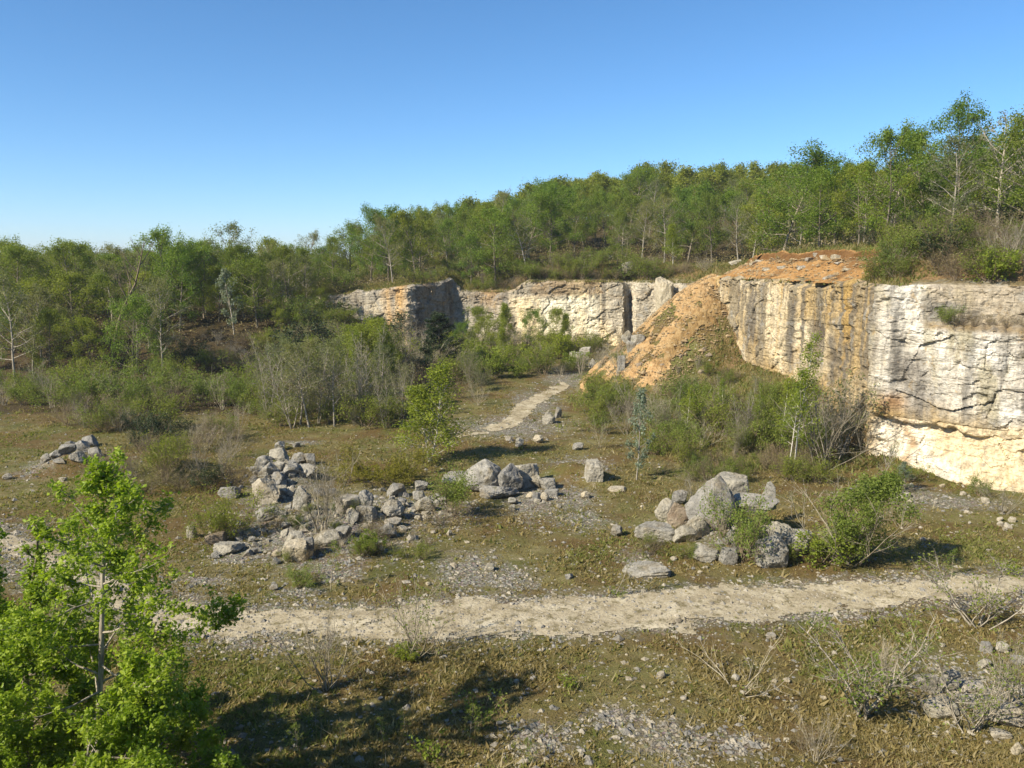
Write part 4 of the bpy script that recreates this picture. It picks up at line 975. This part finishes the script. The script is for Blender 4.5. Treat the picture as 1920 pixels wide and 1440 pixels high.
plant('sparse', 1890, 1320, 110, "thin leafy shrub at the picture's right edge above the pale boulder", 'shrub', None, 'shrub', 1, 1.2)
plant('lowtwig', 1392, 1300, 85, "low bare twiggy shrub sprawling on the turf below the track", 'shrub', None, 'bare_shrub', 0, 1.1)
plant('paleshoot', 1152, 1118, 110, "bent bare sapling leaning right above the track", 'tree', None, 'bent_sapling', 0, .9, 0.0, .38)
plant('tuft', 1160, 1118, 22, "small green tuft at the foot of the bent sapling", 'plant', None, 'green_tuft', 0)
plant('sparse', 778, 1235, 150, "thin twiggy shrub standing at the near edge of the track", 'shrub', None, 'shrub', 2, .85)
plant('bright', 760, 1240, 30, "low green growth at the foot of the twiggy shrub by the track", 'plant', None, 'low_bush', 1, 1.3)
plant('bare', 612, 1296, 130, "bare little tree with a short dark stem below the track", 'shrub', None, 'bare_tree', 4, 1.0)
plant('sapling', 620, 1108, 105, "thin green sapling in the turf above the track", 'tree', None, 'sapling', 1, .9)
plant('green', 850, 968, 85, "green bush in front of the long flat boulder", 'shrub', None, 'bush', 2, .85)
plant('thicket', 835, 985, 50, "brown dry bush in front of the green bush by the boulders", 'shrub', None, 'dry_bush', 0, 1.2)
plant('bare', 605, 1000, 125, "bare pale shrub standing in the rubble field", 'shrub', None, 'bare_shrub', 0, 1.0)
plant('bare', 600, 930, 50, "low bare shrub right of the grey heap", 'shrub', None, 'bare_shrub', 2, 1.0)
plant('olive', 425, 1005, 75, "olive-green bush in the turf above the rubble", 'shrub', None, 'bush', 0, 1.0)
plant('olive', 395, 1012, 60, "smaller olive bush beside the tilted rusty slab", 'shrub', None, 'bush', 2, .9)
plant('bright', 695, 1040, 36, "low yellow-green bush at the near edge of the rubble field", 'shrub', None, 'bush', 1, 1.1)
plant('thicket', 700, 1012, 40, "brown twiggy growth in the rubble field", 'shrub', None, 'dry_bush', 1, 1.0)
plant('green', 560, 1100, 32, "low green cushion of herbs above the track at the left", 'plant', None, 'low_bush', 0, 1.6)
plant('tuft', 1062, 1292, 30, "bright green tuft alone on the brown turf below the track", 'plant', None, 'green_tuft', 2, 1.2)
plant('lowtwig', 1690, 990, 40, "small bare twigs on the turf under the tall face", 'shrub', None, 'bare_shrub', 1, 1.0)
plant('bare', 1880, 965, 60, "bare shrub at the foot of the tall face near the right edge", 'shrub', None, 'bare_shrub', 1, 1.0)
plant('green', 1835, 930, 34, "small green bush at the foot of the white fresh rock", 'shrub', None, 'bush', 3, 1.0)
plant('green', 1705, 905, 36, "low green bush left of the white fresh rock's foot", 'shrub', None, 'bush', 4, 1.0)
plant('bare', 1545, 885, 150, "leaning bare shrub with pale branches under the tall face", 'shrub', None, 'bare_shrub', 4, 1.2, 0.5, .25)
plant('greytwig', 1580, 855, 120, "dense dark grey shrub against the tall face", 'shrub', None, 'grey_shrub', 0, 1.3)
plant('paleshoot', 1640, 930, 130, "thin pale stem leaning at the foot of the tall face", 'tree', None, 'thin_sapling', 1, 1.0, 0.0, .12)
plant('silver', 1695, 920, 60, "pale green low shrub before the fresh rock's left edge", 'shrub', None, 'shrub', 1, 1.4)
plant('sapling', 1785, 1085, 60, "leafy twigs sprouting at the far edge of the track", 'shrub', None, 'shrub', 2, 1.3)
plant('tuft', 1890, 1080, 30, "yellow-green sprig at the right end of the track", 'plant', None, 'green_tuft', 2, 1.4)
plant('bush' if 'bush' in PL else 'green', 1666, 520, 60, "round dark green bush on the rim at the end of the orange bank", 'shrub', None, 'bush', 0, .9)
plant('bright', 1860, 545, 56, "bright green bush hanging over the rim of the tall face", 'shrub', None, 'bush', 0, 1.0)
plant_at('green', 25.9, 49.2, 9.15, 1.2, "green bush growing on the ledge of the tall face", 'shrub', None, 'bush', 1, .9)
for q in range(5): plant_at('thicket', 26.5 + q * .7, 48.95 - q * .40, 9.15, .8, "brown dry bush on the ledge of the tall face", 'shrub', "dry bushes on the ledge", 'dry_bush', q, .9)
plant('tuft', 1172, 628, 26, "dark green plant clinging in the corner of the far cliff", 'plant', None, 'green_tuft', 0, 1.4)
plant('birch', 1262, 498, 78, "little pale-stemmed birch alone on the rim above the far cliff", 'tree', None, 'birch_tree', 1, 1.1)
# the dark saplings in the shade at the bottom
for px, py, h, kk in [(520, 1360, 70, 'sapling'), (590, 1365, 80, 'sapling'), (850, 1345, 60, 'sapling'), (905, 1345, 50, 'tuft'), (880, 1395, 80, 'sapling'), (720, 1400, 60, 'sapling'), (640, 1400, 50, 'sapling'), (800, 1430, 50, 'tuft'), (1000, 1430, 60, 'sapling'), (560, 1420, 70, 'sapling'), (760, 1370, 50, 'sapling')]:
    plant(kk, px, py, h, "thin leafy sapling growing in the shade at the picture's foot", 'tree' if kk == 'sapling' else 'plant', "saplings in the shade at the picture's foot", 'shade_sapling', None, 1.1)
plant('bare', 1530, 1430, 90, "bare grey bush cut off at the picture's foot", 'shrub', None, 'bare_shrub', 2, .9)
plant('thicket', 1500, 1405, 45, "brown dead bush beside the bare grey one at the picture's foot", 'shrub', None, 'dry_bush', 2)

# --- thickets: (kinds, pixel box, count, height range, label, group)
def thicket(kinds, box, n, hr, label, group, cat='shrub', name=None, wide=1.0, tilt=0.0, dmin=0.0, ymax=1e9):
    x0, y0, x1, y1 = box; put = []
    for _ in range(n * 6):
        if len(put) >= n: break
        px, py = RNG.uniform(x0, x1), RNG.uniform(y0, y1)
        x, y, z, dep = ground_at(px, py)
        if any((x - a) ** 2 + (y - b) ** 2 < dmin * dmin for a, b in put) or y > ymax: continue
        put.append((x, y)); kd = kinds[int(RNG.integers(0, len(kinds)))]
        plant_at(kd, x, y, z - .03, RNG.uniform(*hr), label % KINDW[kd] if '%' in label else label, cat, (group % KINDW[kd] if '%' in group else group), name, None, wide * RNG.uniform(.85, 1.2), None, RNG.normal(0, .05))
KINDW = dict(bare="bare grey", sparse="thin half-leafed", green="green", olive="olive-green", dark="dark evergreen", thicket="brown twiggy", greytwig="tall grey twiggy", bright="bright green", paleshoot="pale-stemmed", silver="silvery",
             wood_a="olive-leaved", wood_b="fresh green", wood_c="yellow-green", wood_g="grey half-bare", birch="birch", sapling="slim green", greybare="bare grey", fan="pale-stemmed", dead="dead", lowtwig="low bare", birch_thin="white-stemmed")
thicket(['birch_thin', 'paleshoot', 'paleshoot'], (1240, 780, 1560, 850), 7, (3.6, 6.0), "%s slender tree rising from the thicket below the tall face", "%s slender trees in the thicket below the tall face", 'tree', 'slender_tree', dmin=2.0)
thicket(['green', 'bright', 'green', 'greytwig', 'olive', 'thicket', 'bare', 'bare'], (1215, 750, 1560, 868), 46, (1.3, 2.6), "%s bush in the thicket below the orange earth and tall face", "%s bushes in the thicket below the tall face", dmin=.9)
thicket(['olive', 'thicket', 'green', 'olive', 'thicket'], (1225, 866, 1545, 912), 26, (.7, 1.5), "%s low growth between the thicket and the right-hand boulder heap", "%s low growth behind the boulder heap", 'undershrub', 'undershrub', dmin=.7)
thicket(['bare', 'sparse', 'bare', 'olive'], (1090, 770, 1230, 845), 12, (1.6, 3.0), "%s shrub on the bank right of the footpath", "%s shrubs right of the footpath", dmin=1.0)
thicket(['green', 'olive'], (1085, 735, 1180, 778), 9, (1.4, 2.4), "%s bush between the footpath and the orange earth", "%s bushes between footpath and orange earth", dmin=1.0)
thicket(['thicket', 'olive', 'bare'], (1270, 690, 1400, 740), 12, (.6, 1.3), "%s bush on the grown-over front of the earth cone", "%s bushes on the front of the earth cone", dmin=.8)
thicket(['bare', 'thicket', 'thicket', 'olive', 'bare', 'dark'], (190, 800, 450, 930), 34, (.9, 2.0), "%s bush on the overgrown mound left of the grey heap", "%s bushes on the mound left of the grey heap", dmin=.9)
thicket(['thicket', 'olive', 'bare'], (120, 770, 330, 815), 10, (1.3, 2.6), "%s bush in the open turf at the left", "%s bushes in the turf at the left", dmin=1.5)
thicket(['green', 'olive', 'bare', 'green', 'sparse'], (-20, 735, 480, 772), 36, (1.8, 3.6), "%s bush along the foot of the wooded bank at the left", "%s bushes along the foot of the wooded bank", dmin=1.3)
thicket(['greytwig', 'bare', 'olive', 'green', 'olive'], (490, 760, 760, 808), 24, (1.2, 2.6), "%s shrub in the grey thicket left of the birch", "%s shrubs in the grey thicket", dmin=1.0)
thicket(['paleshoot', 'paleshoot', 'wood_g'], (500, 760, 760, 806), 30, (5.0, 8.5), "%s young tree standing in the grey thicket", "%s young trees in the grey thicket", 'tree', 'young_tree', dmin=1.2)
thicket(['birch', 'wood_c'], (640, 720, 730, 760), 6, (5, 7.5), "%s young tree behind the grey thicket", "%s trees behind the grey thicket", 'tree', 'young_tree', dmin=1.5)
thicket(['greytwig', 'bare', 'dark', 'olive'], (560, 660, 800, 730), 34, (2.5, 4.6), "%s bush under the left part of the far cliff", "%s bushes under the left of the far cliff", dmin=1.4)
thicket(['greytwig', 'bare', 'olive', 'thicket'], (740, 715, 905, 765), 18, (1.3, 3.0), "%s bush behind the lone birch", "%s bushes behind the lone birch", dmin=1.4)
thicket(['green', 'olive', 'bright', 'bare', 'green', 'bright'], (800, 660, 1170, 712), 44, (1.2, 2.9), "%s bush in the thicket at the foot of the far cliff", "%s bushes at the foot of the far cliff", dmin=1.4)
thicket(['birch', 'wood_c', 'wood_b'], (850, 650, 1060, 670), 8, (4.0, 6.5), "%s young tree against the far cliff", "%s trees against the far cliff", 'tree', 'young_tree', dmin=2.0)
thicket(['olive', 'dark', 'green', 'wood_c', 'olive'], (520, 560, 655, 640), 22, (1.6, 3.6), "%s growth on the crest of the bank left of the far cliff", "%s growth on the bank crest left of the far cliff", dmin=1.2)
thicket(['olive', 'green', 'thicket', 'bare'], (860, 640, 1180, 662), 30, (1.0, 2.2), "%s bush hard against the foot of the far cliff", "%s bushes hard against the far cliff", dmin=1.0)
thicket(['olive', 'green', 'thicket'], (880, 622, 1170, 638), 24, (.7, 1.7), "%s low plant at the very base of the far cliff", "%s low plants at the base of the far cliff", 'plant', 'low_plant', dmin=.9)
thicket(['thicket', 'olive', 'lowtwig', 'bare'], (470, 960, 790, 1060), 22, (.4, .9), "%s weed among the rocks of the rubble field", "%s weeds among the rubble", 'weed', 'weed', dmin=.6)
thicket(['thicket', 'olive', 'lowtwig'], (1210, 970, 1480, 1060), 14, (.4, .9), "%s weed among the right-hand boulder heap", "%s weeds among the boulder heap", 'weed', 'weed', dmin=.6)
thicket(['bare', 'thicket', 'sparse'], (560, 1010, 860, 1040), 8, (.4, .9), "%s little shrub in the near edge of the rubble field", "%s little shrubs in the rubble field", dmin=.6)
thicket(['dark', 'olive', 'green', 'olive', 'bare', 'thicket'], (1640, 430, 1960, 530), 48, (1.2, 2.6), "%s bush on the scrubby bank above the tall face", "%s bushes on the bank above the tall face", dmin=.9)
thicket(['greytwig', 'bare', 'thicket'], (1330, 440, 1650, 462), 26, (1.0, 2.2), "%s bush in the scrub behind the orange bank", "%s bushes behind the orange bank", dmin=.8)
thicket(['thicket', 'bare', 'olive'], (1245, 470, 1345, 520), 14, (.8, 1.7), "%s bush on the shoulder left of the orange bank", "%s bushes on the shoulder left of the orange bank", dmin=.9)
thicket(['olive', 'olive', 'bare', 'dark', 'green'], (640, 500, 1240, 535), 64, (1.2, 3.0), "%s bush along the rim of the far cliff", "%s bushes along the far cliff's rim", dmin=1.2)
thicket(['dark', 'bare', 'thicket', 'olive'], (280, 640, 560, 700), 26, (1.0, 2.4), "%s bush on the dark slope under the left wood", "%s bushes on the dark slope under the left wood", dmin=1.6)

# --- woods
WOOD = []
def wood(kinds, xs, ys, n, hr, label, group, dmin, test, wide=1.0):
    c = 0
    for _ in range(n * 30):
        if c >= n: break
        x, y = RNG.uniform(*xs), RNG.uniform(*ys)
        if not test(x, y) or any((x - a) ** 2 + (y - b) ** 2 < dmin * dmin for a, b in WOOD): continue
        WOOD.append((x, y)); c += 1; kd = kinds[int(RNG.integers(0, len(kinds)))]
        h = RNG.uniform(*hr) * (.85 if kd == 'wood_c' else 1)
        plant_at(kd, x, y, float(ground_z(x, y)) - .05, h, label % KINDW[kd], 'tree', group % KINDW[kd], 'woodland_tree', None, wide * RNG.uniform(.85, 1.2), None, RNG.normal(0, .04))
def single(kind, px, Y, h, label, name='tree', k=0, wide=1.0, tilt=0.0, rot=None):
    u = (px - 960) / FPX; x = u * (Y * cP + 6 * sP); WOOD.append((x, Y))
    return plant_at(kind, x, Y, float(ground_z(x, Y)) - .05, h, label, 'tree', None, name, k, wide, rot, tilt)
single('dead', 205, 90, 15.6, "dead leafless tree rising above the wood at the left", 'dead_tree', 0, .8)
single('silver', 437, 96, 8.0, "silvery-leaved young tree in the edge of the left wood", 'silver_tree', 1, .9)
single('wood_g', 300, 86, 11.2, "dark-trunked tree standing forward on the bank of the left wood", 'tree', 2, .9)
single('wood_g', 440, 104, 12.0, "tall airy tree on the skyline of the left wood", 'tree', 1, 1.1)
single('wood_b', 318, 100, 11.2, "tall green tree with a forked top on the left skyline", 'tree', 0, .9)
single('wood_g', 20, 84, 12.0, "pale airy tree at the picture's left edge", 'tree', 3, 1.0)
single('greybare', 1850, 60, 9.2, "big grey half-bare oak with a pale forked trunk above the tall face", 'oak_tree', 0, 1.05)
single('greybare', 1925, 66, 9.5, "grey half-bare tree cut off by the picture's right edge", 'oak_tree', 1, 1.0)
single('wood_b', 1462, 88, 11.0, "tall round green tree standing out on the skyline behind the orange bank", 'tree', 1, 1.25)
single('wood_b', 1775, 68, 10.5, "fresh green tree rising highest left of the big grey oak", 'tree', 2, .9)
single('wood_g', 1655, 80, 10.2, "airy grey-green tree on the skyline left of the highest trees", 'tree', 0, 1.1)
single('wood_b', 1180, 165, 12.0, "bright green broad tree topping the middle of the hill wood", 'tree', 3, 1.2)
single('wood_g', 935, 160, 13.0, "tall bushy-topped tree over the hill wood above the far cliff", 'tree', 2, 1.0)
single('wood_b', 1030, 150, 12.0, "green twin-topped tree in the hill wood", 'tree', 0, .9)
inview = lambda x, y: abs(x / (y * .99)) < .66
wood(['wood_a', 'wood_c', 'wood_g', 'wood_g', 'wood_b', 'wood_a'], (-78, -19), (81, 122), 80, (6.8, 10.0), "%s tree of the wood on the left bank", "%s trees of the left wood", 2.9,
     lambda x, y: inview(x, y) and (x < -24 - .0 * y or y > 100) and not inside(x, y, PLATEAU) and not (-38 < x < -20 and y < 96) and not (x > -27.5))
wood(['wood_a', 'wood_c', 'wood_g', 'wood_a', 'wood_b', 'wood_g', 'greybare', 'wood_c'], (18, 62), (50, 112), 66, (6.8, 9.5), "%s tree of the wood above the tall face", "%s trees above the tall face", 3.0,
     lambda x, y: inview(x, y) and inside(x, y, PLATEAU) and dist_poly(x, y, FAR + RIGHT[1:]) > (9 if y < 90 else 7))
wood(['wood_a', 'wood_c', 'wood_g', 'wood_a', 'wood_a', 'wood_b', 'wood_c', 'wood_b'], (-60, 92), (116, 168), 150, (7.0, 11.5), "%s tree of the hill wood above the far cliff", "%s trees of the hill wood", 3.1,
     lambda x, y: inview(x, y) and (dist_poly(x, y, FAR + RIGHT[1:]) > (1.8 if x < 2 else 4.0)) and (inside(x, y, PLATEAU) or x < -34))
# the far part of the wood, one mass
fx, fy = RNG.uniform(-130, 150, 6000), RNG.uniform(120, 262, 6000)
put = []
for x, y in zip(fx, fy):
    if abs(x) > .70 * y or not (y > 172 or x < -62) or any((x - a) ** 2 + (y - b) ** 2 < 13 for a, b in put): continue
    put.append((x, y))
vt, ft, vl, fl, rl, ot, ol = [], [], [], [], [], 0, 0
base = []
for s_ in range(4):
    r, lines, anchors = make_tree(3000 + s_, 9.5, .15, .28, .38, 18, nsub=3, ntw=0); v, f = tubes(lines, 3)
    C, tone = clumped(r, anchors, 2200, .38, gap=.2); lv, lf, lr = leaves(r, C, .34 * r.uniform(.6, 1.4, len(C)), .35, .6, 'quad', tone); base.append((v, f, lv, lf, lr))
for k, (x, y) in enumerate(put):
    v, f, lv, lf, lr = base[k % 4]; s_ = RNG.uniform(.75, 1.2) * (.78 if x < -25 else 1); a_ = RNG.uniform(0, 6.28); ca, sa = math.cos(a_) * s_, math.sin(a_) * s_
    Rm = np.array([[ca, sa, 0], [-sa, ca, 0], [0, 0, s_]]); off = np.array([x, y, float(ground_z(x, y)) - .1])
    vt.append(v @ Rm + off); ft.append(f + ot); ot += len(v); vl.append(lv @ Rm + off); fl.append(lf + ol); ol += len(lv); rl.append(np.clip(lr * .6 + RNG.random() * .4, 0, 1))
forest = bpy.data.objects.new("forest", None); COL.objects.link(forest); tag(forest, "distant part of the wood over the top of the hill", "forest", kind="stuff")
o = link("trunks", mesh("trunks", np.vstack(vt), np.vstack(ft), M['bark'], True), forest); tag(o, kind="stuff")
o = link("foliage", mesh("foliage", np.vstack(vl), np.vstack(fl), M['wood_a'], False, {"rnd": np.concatenate(rl)}), forest); tag(o, kind="stuff")
# low undergrowth under the woods
r = np.random.default_rng(77)
x = r.uniform(-90, 100, 30000); y = r.uniform(76, 200, 30000)
kp = (np.abs(x) < .7 * y) & (wood_mask(x, y) > .6) & (ground_z(x, y) > 3)
x, y = x[kp], y[kp]; k3 = 5
C = np.stack([np.repeat(x, k3) + r.normal(0, .5, len(x) * k3), np.repeat(y, k3) + r.normal(0, .5, len(x) * k3), np.repeat(ground_z(x, y), k3) + r.gamma(2, .35, len(x) * k3)], -1)
v, f, rn = leaves(r, C, .26 * r.uniform(.6, 1.4, len(C)), .3, .5)
o = link("undergrowth", mesh("undergrowth", v, f, M['brown'], False, {"rnd": rn})); tag(o, "dead leaves and low undergrowth beneath the woods", "undergrowth", kind="stuff")

# --- the young oaks close to the viewer at the left
def oak(seed, trunk, r0, limbs, n_clusters, label, spreadL, name='oak_tree', size=.10, bark='pale_bark', per=9):
    r = np.random.default_rng(seed); T = np.array(trunk, float)
    t0 = np.linspace(0, len(T) - 1, 16); k = np.minimum(t0.astype(int), len(T) - 2); f = (t0 - k)[:, None]; T = T[k] * (1 - f) + T[k + 1] * f
    T[1:-1] += r.normal(0, .015, (14, 3))
    base = T[0].copy(); T = T - base
    lines = [(T, r0, r0 * .22)]; anchors = along(T, r, 14, .55)
    for i in range(limbs):
        g = ((i + r.random()) / limbs) ** 1.15; fpos = .16 + .80 * g; t = fpos * 15; k = min(int(t), 14); p = T[k] + (T[k + 1] - T[k]) * (t - k)
        az = i * 2.4 + r.normal(0, .4); el = .02 + .75 * g + r.normal(0, .15); L = spreadL * (1.0 - .84 * float(ss(.15, .80, g))) * r.uniform(.7, 1.2)
        q = sway(r, p, (math.cos(az) * math.cos(el), math.sin(az) * math.cos(el), math.sin(el)), L, 7, .35, .12)
        lines.append((q, r0 * (.36 - .18 * g), r0 * .07)); anchors += along(q, r, 2 + int(3 * L), .35)
        branch_out(r, q, L, 3 + int(2.4 * L), 3, lines, anchors, r0 * .22, .3, .6, 4, .2)
    v, fc = tubes(lines, 7); root = bpy.data.objects.new(name, None); COL.objects.link(root); root.location = base
    link("trunk", mesh("trunk", v, fc, M[bark], True), root)
    A = np.array(anchors); w = np.clip(1.55 - 1.5 * (A[:, 2] / A[:, 2].max()), .16, 1.3); A = A[r.choice(len(A), n_clusters, p=w / w.sum())] + r.normal(0, .05, (n_clusters, 3))
    C = np.repeat(A, per, 0) + r.normal(0, .068, (n_clusters * per, 3)); tone = np.clip(np.repeat(r.random(n_clusters), per) * .7 + r.random(n_clusters * per) * .3, 0, 1)
    v, fc, rn = leaves(r, C, size * r.uniform(.6, 1.3, len(C)), .45, .6, 'oak', tone)
    link("crown", mesh("crown", v, fc, M['oak'], False, {"rnd": rn}), root)
    return tag(root, label, 'tree')
def at_depth(px, py, Y):
    d = ray(px, py); t = Y / d[1]; return (d[0] * t, Y, CAMZ + d[2] * t)
gz = lambda x, y: float(ground_z(x, y))
tA = [at_depth(183, 1440, 17.5), at_depth(188, 1300, 17.5), at_depth(190, 1150, 17.6), at_depth(196, 1040, 17.6), at_depth(222, 950, 17.7), at_depth(192, 915, 17.8), at_depth(176, 872, 17.9)]
tA = [(tA[0][0] - .05, 17.45, gz(tA[0][0], 17.45) - .1)] + tA
oak(11, tA, .08, 38, 4400, "slender oak with a pale trunk and fresh yellow-green leaves close in the left corner", 3.0)
tB = [at_depth(45, 1440, 19.5), at_depth(48, 1250, 19.5), at_depth(60, 1120, 19.5), at_depth(70, 1010, 19.6)]
tB = [(tB[0][0], 19.5, gz(tB[0][0], 19.5) - .1)] + tB
oak(12, tB, .12, 30, 4200, "leafy oak with a dark trunk behind the slender one at the left edge", 2.3, bark='bark')
tC = [at_depth(-60, 1440, 17.6), at_depth(-50, 1250, 17.6), at_depth(-30, 1090, 17.6), at_depth(-10, 1000, 17.7)]
tC = [(tC[0][0], 17.6, gz(tC[0][0], 17.6) - .1)] + tC
oak(13, tC, .09, 22, 2800, "leafy oak mostly cut off by the picture's left edge", 2.0, bark='bark')
tD = [at_depth(275, 1440, 16.8), at_depth(270, 1360, 16.8), at_depth(262, 1270, 16.8)]
tD = [(tD[0][0], 16.8, gz(tD[0][0], 16.8) - .1)] + tD
oak(14, tD, .055, 24, 3000, "low leafy oak sapling at the foot of the slender oak", 1.7)

# the spring haze
import bmesh
bm = bmesh.new(); bmesh.ops.create_cube(bm, size=1.0)
for v_ in bm.verts: v_.co = (v_.co.x * 15000, v_.co.y * 15000, (v_.co.z + .5) * 95 - 31)
me = bpy.data.meshes.new("haze"); bm.to_mesh(me); bm.free()
hz = bpy.data.materials.new("haze"); hz.use_nodes = True; hz.node_tree.nodes.clear()
ho = hz.node_tree.nodes.new("ShaderNodeOutputMaterial"); hv = hz.node_tree.nodes.new("ShaderNodeVolumePrincipled")
hv.inputs["Color"].default_value = (.86, .92, 1, 1); hv.inputs["Density"].default_value = .00018
hz.node_tree.links.new(hv.outputs[0], ho.inputs[1]); me.materials.append(hz)
o = link("haze", me); tag(o, "thin bluish spring haze in the air", "haze", kind="stuff")
